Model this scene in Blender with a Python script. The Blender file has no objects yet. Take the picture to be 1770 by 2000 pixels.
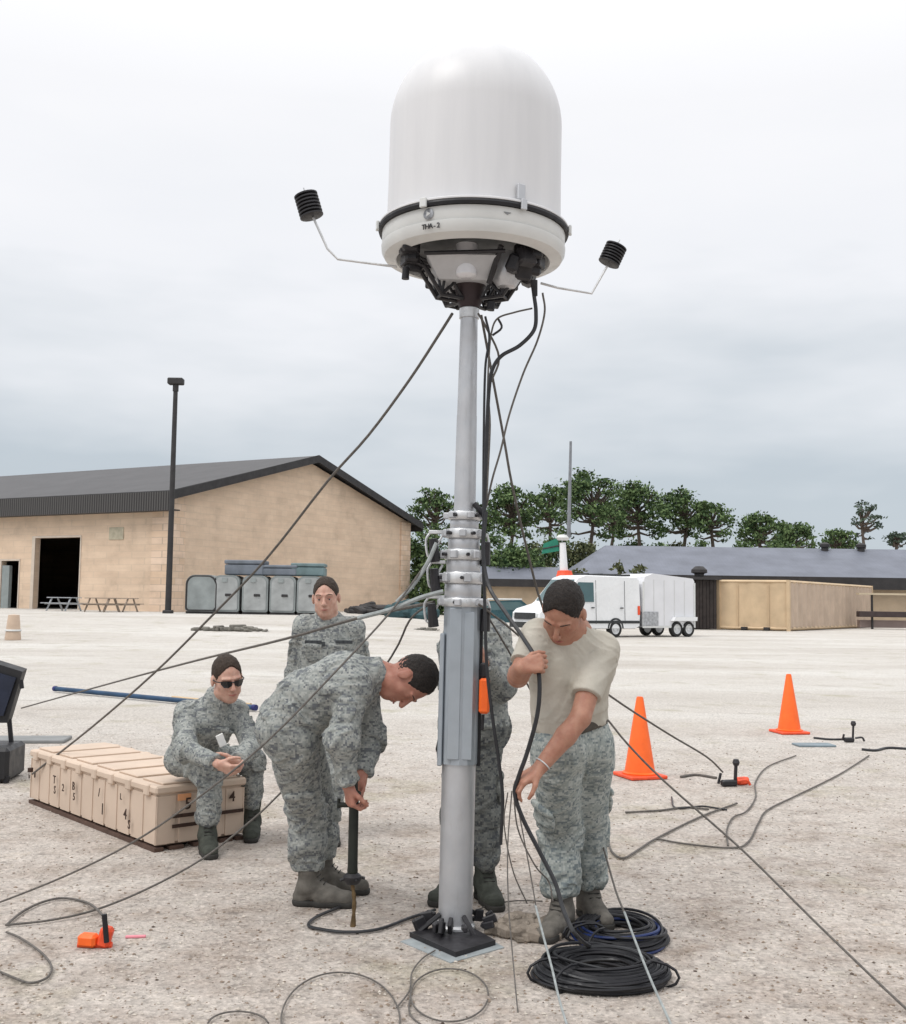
import bpy, math, random
import numpy as np
from mathutils import Vector, Matrix
random.seed(7); RS = np.random.RandomState(11)
R = math.radians
S = bpy.context.scene
# ------------------------------------------------------------------ camera, sky, light, exposure
FPX, CX, CY, EYE = 2150.0, 885.0, 1000.0, 1.55
PITCH = math.atan(172 / FPX); ROLL = 0.014
CAM = Vector((0, 0, EYE))
fw = Vector((0, math.cos(PITCH), math.sin(PITCH)))
up0 = Vector((0, -math.sin(PITCH), math.cos(PITCH))); rt0 = Vector((1, 0, 0))
rt = rt0 * math.cos(ROLL) + up0 * math.sin(ROLL)
up = -rt0 * math.sin(ROLL) + up0 * math.cos(ROLL)
cd = bpy.data.cameras.new("camera"); cam = bpy.data.objects.new("camera", cd)
S.collection.objects.link(cam); S.camera = cam
M3 = Matrix((rt, up, -fw)).transposed()
cam.matrix_world = Matrix.Translation(CAM) @ M3.to_4x4()
cd.sensor_fit = 'HORIZONTAL'; cd.sensor_width = 36; cd.lens = FPX / 1770 * 36
cd.clip_start = 0.05; cd.clip_end = 3000

W = bpy.data.worlds.new("World"); S.world = W; W.use_nodes = True
nt = W.node_tree; N = nt.nodes; L = nt.links; N.clear()
tc = N.new('ShaderNodeTexCoord'); sep = N.new('ShaderNodeSeparateXYZ'); L.new(tc.outputs['Generated'], sep.inputs[0])
cr = N.new('ShaderNodeValToRGB')
mp = N.new('ShaderNodeMapping'); mp.inputs['Scale'].default_value = (1.6, 1.6, 5.5); L.new(tc.outputs['Generated'], mp.inputs[0])
nz = N.new('ShaderNodeTexNoise'); nz.inputs['Scale'].default_value = 2.2; nz.inputs['Detail'].default_value = 4; nz.inputs['Roughness'].default_value = .5
L.new(mp.outputs[0], nz.inputs['Vector'])
md = N.new('ShaderNodeMath'); md.operation = 'MULTIPLY_ADD'; md.inputs[1].default_value = .30; md.inputs[2].default_value = -.15
L.new(nz.outputs['Fac'], md.inputs[0])
ad = N.new('ShaderNodeMath'); ad.operation = 'ADD'; L.new(sep.outputs['Z'], ad.inputs[0]); L.new(md.outputs[0], ad.inputs[1]); L.new(ad.outputs[0], cr.inputs[0])
st = [(0.0, (.51, .57, .625)), (.10, (.55, .61, .665)), (.19, (.735, .77, .81)), (.28, (.90, .912, .945)), (.42, (.96, .962, .985)), (1.0, (1, 1, 1))]
e = cr.color_ramp.elements
while len(e) < len(st): e.new(.5)
for i, (p, c) in enumerate(st): e[i].position = p; e[i].color = (*c, 1)
mr = N.new('ShaderNodeMapRange'); mr.inputs[1].default_value = .42; mr.inputs[2].default_value = 1; mr.inputs[3].default_value = .97; mr.inputs[4].default_value = 1.8
L.new(sep.outputs['Z'], mr.inputs[0])
bg = N.new('ShaderNodeBackground'); L.new(cr.outputs[0], bg.inputs[0]); L.new(mr.outputs[0], bg.inputs[1])
sk = N.new('ShaderNodeTexSky'); sk.sky_type = 'NISHITA'; sk.sun_disc = False
SUN_EL, SUN_AZ = 55, -60     # azimuth from +Y towards +X
sk.sun_elevation = R(SUN_EL); sk.sun_rotation = R(SUN_AZ)
bg2 = N.new('ShaderNodeBackground'); bg2.inputs[1].default_value = .006; L.new(sk.outputs[0], bg2.inputs[0])
add = N.new('ShaderNodeAddShader'); L.new(bg.outputs[0], add.inputs[0]); L.new(bg2.outputs[0], add.inputs[1])
out = N.new('ShaderNodeOutputWorld'); L.new(add.outputs[0], out.inputs[0])
sd = bpy.data.lights.new("sun", 'SUN'); sd.energy = 1.3; sd.angle = R(25); sd.color = (1, .97, .93)
so = bpy.data.objects.new("sun", sd); S.collection.objects.link(so)
az = R(SUN_AZ); el = R(SUN_EL)
sdir = Vector((math.sin(az) * math.cos(el), math.cos(az) * math.cos(el), math.sin(el)))
sdir = Vector((-.55, -.45, 1)).normalized()      # from the left, a little behind the camera
sk.sun_elevation = math.asin(sdir.z); sk.sun_rotation = math.atan2(sdir.x, sdir.y)
so.rotation_euler = sdir.to_track_quat('Z', 'Y').to_euler(); so.location = (-10, -10, 30)
S.view_settings.view_transform = 'Standard'; S.view_settings.look = 'None'; S.view_settings.exposure = 0.0; S.view_settings.gamma = 1

# ------------------------------------------------------------------ photograph -> world helpers
def ray(px, py): return fw * FPX + rt * (px - CX) + up * (CY - py)
def P(px, py, Y):
    d = ray(px, py); return CAM + d * (Y / d.y)
def G(px, py, z=0.0):
    d = ray(px, py); return CAM + d * ((z - EYE) / d.z)
def ss(a, b, x):
    t = min(1, max(0, (x - a) / (b - a))); return t * t * (3 - 2 * t)
def gz(x, y): return .62 * ss(28, 62, y) * ss(6, -6, x) if y > 0 else 0.0
def gp(x, y): return Vector((x, y, gz(x, y)))
def GG(px, py):
    z = 0.0
    for _ in range(30): q = G(px, py, z); z = z * .5 + gz(q.x, q.y) * .5
    return q

# ------------------------------------------------------------------ object helpers
COL = S.collection
def tag(o, label=None, cat=None, group=None, kind=None):
    if label: o['label'] = label
    if cat: o['category'] = cat
    if group: o['group'] = group
    if kind: o['kind'] = kind
    return o
def empty(name, loc=(0, 0, 0), label=None, cat=None, group=None):
    o = bpy.data.objects.new(name, None); COL.objects.link(o); o.location = loc; o.empty_display_size = .2
    return tag(o, label, cat, group)
def wpos(o):
    v = Vector(o.location); p = o.parent
    while p: v = v + Vector(p.location); p = p.parent
    return v
def link(name, me, mats, parent=None, loc=None):
    """mesh is in world coordinates; origin goes to loc (top level) or stays with the parent"""
    for m in (mats if isinstance(mats, (list, tuple)) else [mats]): me.materials.append(m)
    o = bpy.data.objects.new(name, me); COL.objects.link(o)
    off = Vector(loc) if loc is not None else (wpos(parent) if parent else Vector((0, 0, 0)))
    if off.length: me.transform(Matrix.Translation(-off))
    if parent: o.parent = parent; o.location = off - wpos(parent)
    else: o.location = off
    return o
def npmesh(name, V, F, smooth=True):
    me = bpy.data.meshes.new(name); V = np.asarray(V, np.float32); F = np.asarray(F, np.int32); k = F.shape[1]
    me.vertices.add(len(V)); me.vertices.foreach_set('co', V.ravel())
    me.loops.add(F.size); me.loops.foreach_set('vertex_index', F.ravel())
    me.polygons.add(len(F)); me.polygons.foreach_set('loop_start', np.arange(0, F.size, k, dtype=np.int32))
    me.polygons.foreach_set('use_smooth', np.full(len(F), smooth)); me.update(calc_edges=True); return me
def frame(d):
    d = Vector(d).normalized(); a = Vector((0, 0, 1)) if abs(d.z) < .9 else Vector((1, 0, 0))
    x = a.cross(d).normalized(); return x, d.cross(x)
class MB:
    def __init__(s): s.v = []; s.f = []; s.m = []; s.sm = []
    def add(s, V, F, mi=0, smooth=False):
        o = len(s.v); s.v += [tuple(v) for v in V]
        for f in F: s.f.append([i + o for i in f]); s.m.append(mi); s.sm.append(smooth)
        return s
    def box(s, c, size, M=None, mi=0, bev=0, taper=1.0):
        x, y, z = [q / 2 for q in size]; c = Vector(c)
        b = min(bev, x * .45, y * .45, z * .45)
        if b <= 0:
            V = [Vector((i * x * (taper if k > 0 else 1), j * y * (taper if k > 0 else 1), k * z)) for k in (-1, 1) for j in (-1, 1) for i in (-1, 1)]
            F = [(0, 2, 3, 1), (4, 5, 7, 6), (0, 1, 5, 4), (2, 6, 7, 3), (0, 4, 6, 2), (1, 3, 7, 5)]
        else:
            V = []; idx = {}
            for i in (-1, 1):
                for j in (-1, 1):
                    for k in (-1, 1):
                        t = taper if k > 0 else 1
                        for a in range(3):
                            q = [i * (x - b) * t, j * (y - b) * t, k * (z - b)]
                            q[a] = (i * x * t, j * y * t, k * z)[a]
                            idx[(i, j, k, a)] = len(V); V.append(Vector(q))
            F = []
            for a in range(3):
                o1, o2 = [q for q in range(3) if q != a]
                for sg in (-1, 1):
                    ring = []
                    for (p, q) in ((-1, -1), (1, -1), (1, 1), (-1, 1)):
                        key = [0, 0, 0]; key[a] = sg; key[o1] = p; key[o2] = q; ring.append(idx[(*key, a)])
                    F.append(ring)
            for a in range(3):           # edges along axis a
                o1, o2 = [q for q in range(3) if q != a]
                for p in (-1, 1):
                    for q in (-1, 1):
                        k1 = [0, 0, 0]; k1[a] = -1; k1[o1] = p; k1[o2] = q; k2 = list(k1); k2[a] = 1
                        F.append([idx[(*k1, o1)], idx[(*k2, o1)], idx[(*k2, o2)], idx[(*k1, o2)]])
            for i in (-1, 1):
                for j in (-1, 1):
                    for k in (-1, 1): F.append([idx[(i, j, k, a)] for a in range(3)])
        if M is not None: V = [M @ v for v in V]
        return s.add([v + c for v in V], F, mi)
    def tube(s, pts, r, n=8, mi=0, caps=True, smooth=True, closed=False):
        pts = [Vector(p) for p in pts]; m = len(pts); rr = r if isinstance(r, (list, tuple)) else [r] * m
        V = []; F = []; x = None
        for i, p in enumerate(pts):
            if closed: d = pts[(i + 1) % m] - pts[i - 1]
            else: d = pts[min(i + 1, m - 1)] - pts[max(i - 1, 0)]
            if d.length < 1e-9: d = Vector((0, 0, 1))
            d.normalize()
            if x is None: x, y = frame(d)
            else:
                x = (x - d * x.dot(d))
                if x.length < 1e-6: x, y = frame(d)
                x.normalize(); y = d.cross(x)
            for k in range(n):
                a = 2 * math.pi * k / n; V.append(p + (x * math.cos(a) + y * math.sin(a)) * rr[i])
        for i in range(m if closed else m - 1):
            i2 = (i + 1) % m
            for k in range(n):
                k2 = (k + 1) % n; F.append((i * n + k, i * n + k2, i2 * n + k2, i2 * n + k))
        s.add(V, F, mi, smooth)
        if caps and not closed:
            s.add(V[:n], [tuple(reversed(range(n)))], mi); s.add(V[-n:], [tuple(range(n))], mi)
        return s
    def lathe(s, prof, n=32, M=None, mi=0, smooth=True, a0=0, a1=2 * math.pi):
        full = abs(a1 - a0 - 2 * math.pi) < 1e-6; V = []; F = []; c = n if full else n + 1
        for (r, z) in prof:
            for k in range(c):
                a = a0 + (a1 - a0) * k / n; q = Vector((r * math.cos(a), r * math.sin(a), z)); V.append(M @ q if M is not None else q)
        for i in range(len(prof) - 1):
            for k in range(n):
                k2 = (k + 1) % c; F.append((i * c + k, i * c + k2, (i + 1) * c + k2, (i + 1) * c + k))
        return s.add(V, F, mi, smooth)
    def quad(s, a, b, c, d, mi=0): return s.add([a, b, c, d], [(0, 1, 2, 3)], mi)
    def prism(s, poly, ext, mi=0):
        n = len(poly); poly = [Vector(p) for p in poly]; ext = Vector(ext)
        s.add(poly + [p + ext for p in poly], [tuple(reversed(range(n))), tuple(range(n, 2 * n))] + [(i, (i + 1) % n, (i + 1) % n + n, i + n) for i in range(n)], mi); return s
    def mesh(s, name):
        me = bpy.data.meshes.new(name); me.from_pydata(s.v, [], s.f); me.polygons.foreach_set('material_index', s.m); me.polygons.foreach_set('use_smooth', s.sm)
        me.validate(); me.update()
        if any(s.sm): me.set_sharp_from_angle(angle=R(38))
        return me
    def build(s, name, mats, parent=None, loc=None): return link(name, s.mesh(name), mats, parent, loc)
def spline(pts, step=6):
    pts = [Vector(p) for p in pts]; q = [pts[0] * 2 - pts[1]] + pts + [pts[-1] * 2 - pts[-2]]; o = []
    for i in range(1, len(q) - 2):
        for k in range(step):
            t = k / step; a, b, c, d = q[i - 1:i + 3]
            o.append(.5 * ((2 * b) + (c - a) * t + (2 * a - 5 * b + 4 * c - d) * t * t + (3 * b - a - 3 * c + d) * t ** 3))
    o.append(q[-2]); return o

# ------------------------------------------------------------------ materials
class MT:
    def __init__(s, name, rough=.7, metal=0, spec=.4):
        s.m = bpy.data.materials.new(name); s.m.use_nodes = True; s.n = s.m.node_tree.nodes; s.l = s.m.node_tree.links
        s.b = s.n['Principled BSDF']; s.b.inputs['Roughness'].default_value = rough; s.b.inputs['Metallic'].default_value = metal
        s.b.inputs['Specular IOR Level'].default_value = spec; s.tc = s.n.new('ShaderNodeTexCoord'); s.co = s.tc.outputs['Object']
    def map(s, scale, co=None, rot=(0, 0, 0)):
        m = s.n.new('ShaderNodeMapping'); m.inputs['Scale'].default_value = scale if isinstance(scale, (tuple, list)) else (scale,) * 3
        m.inputs['Rotation'].default_value = rot; s.l.new(co or s.co, m.inputs[0]); return m.outputs[0]
    def noise(s, scale, detail=3, rough=.55, co=None, dist=0):
        n = s.n.new('ShaderNodeTexNoise'); n.inputs['Scale'].default_value = scale; n.inputs['Detail'].default_value = detail; n.inputs['Roughness'].default_value = rough
        n.inputs['Distortion'].default_value = dist; s.l.new(co or s.co, n.inputs['Vector']); return n.outputs['Fac']
    def vor(s, scale, co=None, out='Distance', feature='F1'):
        n = s.n.new('ShaderNodeTexVoronoi'); n.inputs['Scale'].default_value = scale; n.feature = feature; s.l.new(co or s.co, n.inputs['Vector']); return n.outputs[out]
    def wave(s, scale, axis='X', dist=0, co=None, prof='SIN'):
        n = s.n.new('ShaderNodeTexWave'); n.inputs['Scale'].default_value = scale; n.bands_direction = axis; n.wave_profile = prof; n.inputs['Distortion'].default_value = dist
        s.l.new(co or s.co, n.inputs['Vector']); return n.outputs['Fac']
    def ramp(s, fac, stops, const=False):
        n = s.n.new('ShaderNodeValToRGB'); e = n.color_ramp.elements
        if const: n.color_ramp.interpolation = 'CONSTANT'
        while len(e) < len(stops): e.new(.5)
        for i, (p, c) in enumerate(stops): e[i].position = p; e[i].color = (*(c if isinstance(c, (tuple, list)) else (c,) * 3), 1)
        s.l.new(fac, n.inputs[0]); return n.outputs[0]
    def mix(s, fac, a, b, mode='MIX'):
        n = s.n.new('ShaderNodeMix'); n.data_type = 'RGBA'; n.blend_type = mode
        for sock, v in ((n.inputs['Factor'], fac), (n.inputs['A'], a), (n.inputs['B'], b)):
            if hasattr(v, 'links') or hasattr(v, 'is_linked'): s.l.new(v, sock)
            elif isinstance(v, (int, float)): sock.default_value = v
        for nm, v in (('A', a), ('B', b)):
            if isinstance(v, (tuple, list)): [q for q in n.inputs if q.name == nm and q.type == 'RGBA'][0].default_value = (*v, 1)
            elif not isinstance(v, (int, float)): s.l.new(v, [q for q in n.inputs if q.name == nm and q.type == 'RGBA'][0])
        return [q for q in n.outputs if q.type == 'RGBA'][0]
    def math(s, op, a, b=0):
        n = s.n.new('ShaderNodeMath'); n.operation = op
        for i, v in enumerate((a, b)):
            if isinstance(v, (int, float)): n.inputs[i].default_value = v
            else: s.l.new(v, n.inputs[i])
        return n.outputs[0]
    def col(s, v):
        if isinstance(v, (tuple, list)): s.b.inputs['Base Color'].default_value = (*v, 1)
        else: s.l.new(v, s.b.inputs['Base Color'])
        return s
    def rough(s, v): s.l.new(v, s.b.inputs['Roughness']); return s
    def bump(s, h, strength=.4, dist=.01):
        n = s.n.new('ShaderNodeBump'); n.inputs['Strength'].default_value = strength; n.inputs['Distance'].default_value = dist; s.l.new(h, n.inputs['Height'])
        if s.b.inputs['Normal'].is_linked: s.l.new(s.b.inputs['Normal'].links[0].from_socket, n.inputs['Normal'])
        s.l.new(n.outputs[0], s.b.inputs['Normal']); return s
def worn(name, c, rough=.6, metal=0, var=.15, scale=6, bump=.1, spec=.4):
    t = MT(name, rough, metal, spec); n = t.noise(scale, 5); lo = tuple(q * (1 - var) for q in c); hi = tuple(min(1, q * (1 + var)) for q in c)
    t.col(t.ramp(n, [(.3, lo), (.7, hi)])); t.rough(t.ramp(t.noise(scale * 2.3, 4), [(.3, max(0, rough - .1)), (.7, min(1, rough + .1))]))
    if bump: t.bump(t.noise(scale * 9, 3), bump, .003)
    return t.m
M = {}
M['black'] = worn('black_rubber', (.011, .011, .014), .55, 0, .3, 8)
M['blackmetal'] = worn('black_painted_metal', (.022, .021, .024), .45, 0, .4, 12)
M['cable'] = worn('dark_cable', (.022, .023, .026), .42, 0, .25, 20, 0)
M['rope'] = worn('dark_rope', (.12, .11, .10), .85, 0, .3, 60, 0)
M['strap'] = worn('pale_webbing', (.30, .325, .325), .8, 0, .2, 40, 0)
M['orange'] = worn('orange_plastic', (.95, .145, .02), .5, 0, .1, 9, .05)
M['orangered'] = worn('orange_red_plastic', (.8, .09, .03), .5, 0, .15, 20, .05)
M['white'] = worn('white_fiberglass', (.78, .78, .79), .42, 0, .025, 2.5, .02)
M['offwhite'] = worn('aged_white_paint', (.64, .65, .64), .4, 0, .06, 5, .03)
t = MT('brushed_aluminium', .38, .6); t.col(t.mix(t.ramp(t.noise(5, 6, .7, t.map((9, 9, 1.2))), [(.55, 0), (.8, .4)]), t.ramp(t.noise(7, 5), [(.3, (.47, .48, .50)), (.7, (.55, .56, .58))]), (.33, .32, .31)))
t.rough(t.ramp(t.noise(16, 4), [(.3, .34), (.7, .58)])); t.bump(t.noise(60, 3), .06, .003); M['alu'] = t.m
M['alul'] = worn('bright_aluminium', (.60, .61, .62), .35, .45, .16, 22, .1)
M['sleeve'] = worn('blue_grey_anodised', (.37, .41, .45), .42, .4, .08, 6, .04)
M['bluesteel'] = worn('blue_painted_tube', (.014, .05, .11), .45, 0, .3, 5, .05)
M['greyplate'] = worn('grey_panel', (.24, .26, .27), .6, .1, .2, 3, .05)
def camo(name, seed=0, light=1.0, cols=((.27, .285, .272), (.35, .36, .34), (.135, .145, .155), (.20, .212, .208), (.18, .193, .20))):
    t = MT(name, .88, 0, .15)
    def snap(s, sz):
        n = t.n.new('ShaderNodeVectorMath'); n.operation = 'SNAP'; n.inputs[1].default_value = sz; t.l.new(s, n.inputs[0]); return n.outputs[0]
    v = snap(t.map((1, 1, 1)), (.009, .009, .009))
    mpn = t.n.new('ShaderNodeMapping'); mpn.inputs['Scale'].default_value = (1, 1, 1.9); mpn.inputs['Location'].default_value = (seed * 3.1, seed * 1.7, seed); mpn.inputs['Rotation'].default_value = (.35, .25, 0); t.l.new(v, mpn.inputs[0]); v = mpn.outputs[0]
    c = [tuple(q * light for q in k) for k in cols]
    n1 = t.noise(22, 2, .6, v, 1.2); n2 = t.noise(33, 2, .6, t.map(1, v, (1.1, .4, .2)), 1.0)
    a = t.ramp(n1, [(0, c[2]), (.43, c[3]), (.50, c[0]), (.58, c[1])], True)
    b = t.ramp(n2, [(0, c[4]), (.40, c[0]), (.52, c[1]), (.63, c[2])], True)
    f = t.ramp(t.noise(11, 1, .5, t.map(1, v, (0, 1.3, .7))), [(0, 0), (.5, 1)], True)
    t.col(t.mix(f, a, b))
    t.bump(t.noise(24, 4, .6, t.map((1, 1, 1.6))), .35, .012); t.bump(t.noise(260, 2), .15, .001)
    return t.m
M['camo'] = camo('grey_green_tiger_stripe_cloth'); M['camo2'] = camo('grey_tiger_stripe_trousers', 2, .58); M['camolight'] = camo('pale_tiger_stripe_trousers', 4, 1.0, ((.31, .34, .325), (.405, .43, .41), (.17, .20, .21), (.25, .28, .27), (.215, .245, .25)))
t = MT('tan_cotton', .9, 0, .1); t.col(t.ramp(t.noise(9, 4), [(.3, (.42, .395, .34)), (.7, (.50, .47, .41))])); t.bump(t.noise(14, 4, .6, t.map((1, 1, .7), None, (.4, .3, 0))), .5, .02); t.bump(t.noise(300, 2), .12, .001); M['tshirt'] = t.m
def skin(name, c):
    t = MT(name, .5, 0, .35); lo = (c[0] * .8, c[1] * .68, c[2] * .66)
    t.col(t.ramp(t.noise(28, 4), [(.3, lo), (.65, c)])); t.bump(t.noise(220, 3), .2, .001); t.b.inputs['Subsurface Weight'].default_value = .12
    t.b.inputs['Subsurface Radius'].default_value = (.012, .004, .002); t.b.inputs['Subsurface Scale'].default_value = 1; return t.m
M['skinpale'] = skin('fair_skin', (.58, .365, .285)); M['skintan'] = skin('tanned_skin', (.40, .21, .145)); M['skinred'] = skin('ruddy_skin', (.42, .205, .15))
t = MT('dark_hair', .6, 0, .3); t.col(t.ramp(t.noise(160, 3), [(.3, (.006, .005, .005)), (.7, (.03, .022, .018))])); t.bump(t.noise(300, 3), .9, .004); M['hair'] = t.m
t = MT('brown_hair', .6, 0, .3); t.col(t.ramp(t.noise(160, 3), [(.3, (.018, .012, .008)), (.7, (.06, .04, .028))])); t.bump(t.noise(300, 3), .9, .004); M['hairbrown'] = t.m
M['boot'] = worn('sage_suede', (.135, .125, .11), .85, 0, .3, 18, .4, .15)
M['bootdark'] = worn('dark_sage_suede', (.06, .065, .055), .85, 0, .3, 18, .4, .15)
M['sole'] = worn('boot_sole', (.035, .033, .03), .8, 0, .2, 20)
M['belt'] = worn('belt_webbing', (.06, .05, .04), .7, 0, .2, 30)
M['lens'] = worn('dark_lens', (.006, .006, .008), .12, 0, .1, 5, 0, .6)
M['eyewhite'] = worn('eye_white', (.6, .57, .53), .3, 0, .05, 9, 0)
M['glove'] = worn('black_glove', (.02, .02, .022), .8, 0, .3, 20)
M['patch'] = worn('embroidered_dark_patch', (.05, .055, .06), .9, 0, .4, 60)
M['lip'] = worn('lip_skin', (.36, .12, .10), .5, 0, .1, 60, 0)
M['badge'] = worn('white_card', (.75, .75, .73), .5, 0, .05, 9, 0)
# ================================================================== GROUND
def ground_mesh():
    ys = np.concatenate([[-40, -10], np.linspace(0, 110, 56), [140, 200, 400, 900, 1800]]); xs = np.concatenate([[-1500, -400, -150], np.linspace(-70, 90, 41), [160, 400, 1500]])
    V = [(x, y, gz(x, y)) for y in ys for x in xs]; n = len(xs)
    F = [(j * n + i, j * n + i + 1, (j + 1) * n + i + 1, (j + 1) * n + i) for j in range(len(ys) - 1) for i in range(n - 1)]
    return npmesh('ground', V, F)
t = MT('crushed_shell_gravel', .95, 0, .15)
obj = t.co
big = t.noise(.35, 5, .6); mid = t.noise(2.6, 5, .65); fine = t.noise(38, 5, .75)
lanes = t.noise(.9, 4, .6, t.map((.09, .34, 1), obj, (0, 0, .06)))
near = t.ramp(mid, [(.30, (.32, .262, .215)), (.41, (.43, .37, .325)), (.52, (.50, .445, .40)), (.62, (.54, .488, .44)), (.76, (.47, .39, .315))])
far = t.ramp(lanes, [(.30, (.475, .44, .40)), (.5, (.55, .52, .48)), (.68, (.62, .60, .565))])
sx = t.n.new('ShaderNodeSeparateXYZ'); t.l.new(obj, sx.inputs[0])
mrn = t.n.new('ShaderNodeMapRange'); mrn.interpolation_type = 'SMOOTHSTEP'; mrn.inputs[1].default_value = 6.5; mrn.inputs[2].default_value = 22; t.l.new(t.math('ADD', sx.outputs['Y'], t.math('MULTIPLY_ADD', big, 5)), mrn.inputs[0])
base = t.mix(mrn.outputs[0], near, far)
# yellowish grassy stains and damp darker patches
stain = t.ramp(t.noise(1.15, 5, .62, t.map(1, obj, (0, 0, .9))), [(.56, 0), (.70, 1)])
base = t.mix(t.math('MULTIPLY', stain, .42), base, (.30, .27, .15))
damp = t.ramp(t.noise(1.7, 5, .6, t.map((.6, 1.5, 1))), [(.25, .55), (.42, 0)])
base = t.mix(damp, base, (.25, .215, .18))
speck = t.ramp(fine, [(.28, .52), (.42, .88), (.55, 1.06), (.7, 1.3)])
base = t.mix(1.0, base, speck, 'MULTIPLY')
vc = t.vor(46, None, 'Color'); vs = t.ramp(vc, [(0, .58), (.3, .95), (.7, 1.05), (1, 1.3)])
base = t.mix(.75, base, vs, 'MULTIPLY')
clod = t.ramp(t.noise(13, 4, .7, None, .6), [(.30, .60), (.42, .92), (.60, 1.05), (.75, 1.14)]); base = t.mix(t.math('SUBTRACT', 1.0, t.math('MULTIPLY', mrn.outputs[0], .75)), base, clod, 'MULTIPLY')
t.col(base); t.bump(t.vor(46), .6, .012); t.bump(fine, .7, .02); t.bump(t.noise(6, 4), .5, .04)
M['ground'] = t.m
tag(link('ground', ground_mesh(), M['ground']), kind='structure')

def pebbles(n, ymin, ymax, smin, smax, mats, name):
    u = RS.rand(n); Y = ymin * (ymax / ymin) ** (u ** .9); X = (RS.rand(n) * 2 - 1) * .46 * Y * 1.12
    base = np.array([(1, 0, 0), (-1, 0, 0), (0, 1, 0), (0, -1, 0), (0, 0, 1), (0, 0, -1)], float)
    F0 = np.array([(0, 2, 4), (2, 1, 4), (1, 3, 4), (3, 0, 4), (2, 0, 5), (1, 2, 5), (3, 1, 5), (0, 3, 5)])
    s = smin + (smax - smin) * RS.rand(n) ** 3
    V = base[None] * (0.6 + .7 * RS.rand(n, 6, 1)) * s[:, None, None]
    a = RS.rand(n) * 6.28; c, si = np.cos(a), np.sin(a)
    x = V[:, :, 0] * c[:, None] - V[:, :, 1] * si[:, None]; y = V[:, :, 0] * si[:, None] + V[:, :, 1] * c[:, None]
    z = V[:, :, 2] * .55 + s[:, None] * .2
    VV = np.stack([x + X[:, None], y + Y[:, None], z], -1).reshape(-1, 3)
    FF = (F0[None] + (np.arange(n) * 6)[:, None, None]).reshape(-1, 3)
    me = npmesh(name, VV, FF, False)
    me.polygons.foreach_set('material_index', np.repeat(RS.choice(len(mats), n, p=[.48, .38, .10, .04]), 8).astype(np.int32))
    return tag(link(name, me, mats), 'loose pale and brown crushed gravel scattered over the open lot', 'gravel', kind='stuff')
pebbles(30000, 2.9, 13, .003, .011, [worn('pale_stone', (.50, .45, .39), .9, 0, .25, 40, 0), worn('brown_stone', (.25, .195, .15), .9, 0, .3, 40, 0), worn('shell_chip', (.52, .475, .42), .85, 0, .2, 40, 0), worn('dark_stone', (.10, .075, .06), .9, 0, .3, 40, 0)], 'gravel')

# ================================================================== LEFT WAREHOUSE
def brickmat(name, c1, c2, mortar, sc=1.0):
    t = MT(name, .9, 0, .2)
    b = t.n.new('ShaderNodeTexBrick'); b.inputs['Scale'].default_value = sc; b.inputs['Brick Width'].default_value = .8; b.inputs['Row Height'].default_value = .4; b.inputs['Mortar Size'].default_value = .018
    b.inputs['Color1'].default_value = (*c1, 1); b.inputs['Color2'].default_value = (*c2, 1); b.inputs['Mortar'].default_value = (*mortar, 1)
    sp = t.n.new('ShaderNodeSeparateXYZ'); t.l.new(t.co, sp.inputs[0]); cb = t.n.new('ShaderNodeCombineXYZ')
    t.l.new(t.math('ADD', sp.outputs[0], sp.outputs[1]), cb.inputs[0]); t.l.new(sp.outputs[2], cb.inputs[1]); t.l.new(cb.outputs[0], b.inputs['Vector'])
    st = t.ramp(t.noise(.5, 6, .7), [(.28, .82), (.45, .98), (.7, 1.08)])
    st2 = t.ramp(t.noise(.8, 4, .6, t.map((.5, .5, 3))), [(.35, .93), (.65, 1.05)])
    t.col(t.mix(1, t.mix(1, b.outputs['Color'], st, 'MULTIPLY'), st2, 'MULTIPLY')); t.bump(b.outputs['Fac'], .3, .01); return t.m
M['brick'] = brickmat('tan_block_wall', (.70, .545, .41), (.665, .51, .38), (.625, .49, .37))
M['quoin'] = brickmat('pale_block_pilaster', (.76, .59, .46), (.66, .49, .35), (.52, .41, .32))
def roofmat(name, c, axisrot):
    t = MT(name, .55, .2, .3); w = t.wave(1.1, 'X', 0, t.map(1, None, (0, 0, axisrot)), 'SAW')
    t.col(t.mix(t.ramp(w, [(.0, .25), (.12, 0)]), t.ramp(t.noise(.6, 5), [(.3, tuple(q * .85 for q in c)), (.7, tuple(q * 1.15 for q in c))]), tuple(q * .4 for q in c))); t.bump(w, .3, .03); return t.m
A0 = Vector((-16.6, 65, 0)); B0 = Vector((-3.5, 88, 0)); gd = (B0 - A0).normalized(); sdv = Vector((-gd.y, gd.x, 0)); LW = (B0 - A0).length; LEN = 46
yaw = math.atan2(gd.y, gd.x); RZ = Matrix.Rotation(yaw, 3, 'Z')   # local x along the gable, local y away along the side
M['roofdark'] = roofmat('dark_brown_metal_roof', (.070, .068, .070), -yaw + math.pi / 2)
M['fascia'] = None
t = MT('ribbed_dark_fascia', .6, .2); w = t.wave(1.6, 'Y', 0, t.map(1, None, (0, 0, -yaw)), 'SIN'); t.col(t.ramp(w, [(.25, (.025, .024, .024)), (.7, (.09, .085, .083))])); t.bump(w, .5, .03); M['fascia'] = t.m
M['trimdark'] = worn('dark_trim', (.035, .033, .034), .6, .1, .2, 2)
M['dark'] = worn('dark_interior', (.02, .019, .02), .8, 0, .2, 2)
wh = empty('warehouse', (A0.x, A0.y, gz(A0.x, A0.y)), 'long tan block warehouse with dark metal gable roof and open doorway at the left', 'warehouse')
def WL(x, y, z): return A0 + gd * x + sdv * y + Vector((0, 0, z))
ZE, ZR = 7.75, 11.25   # eave and ridge
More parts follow.
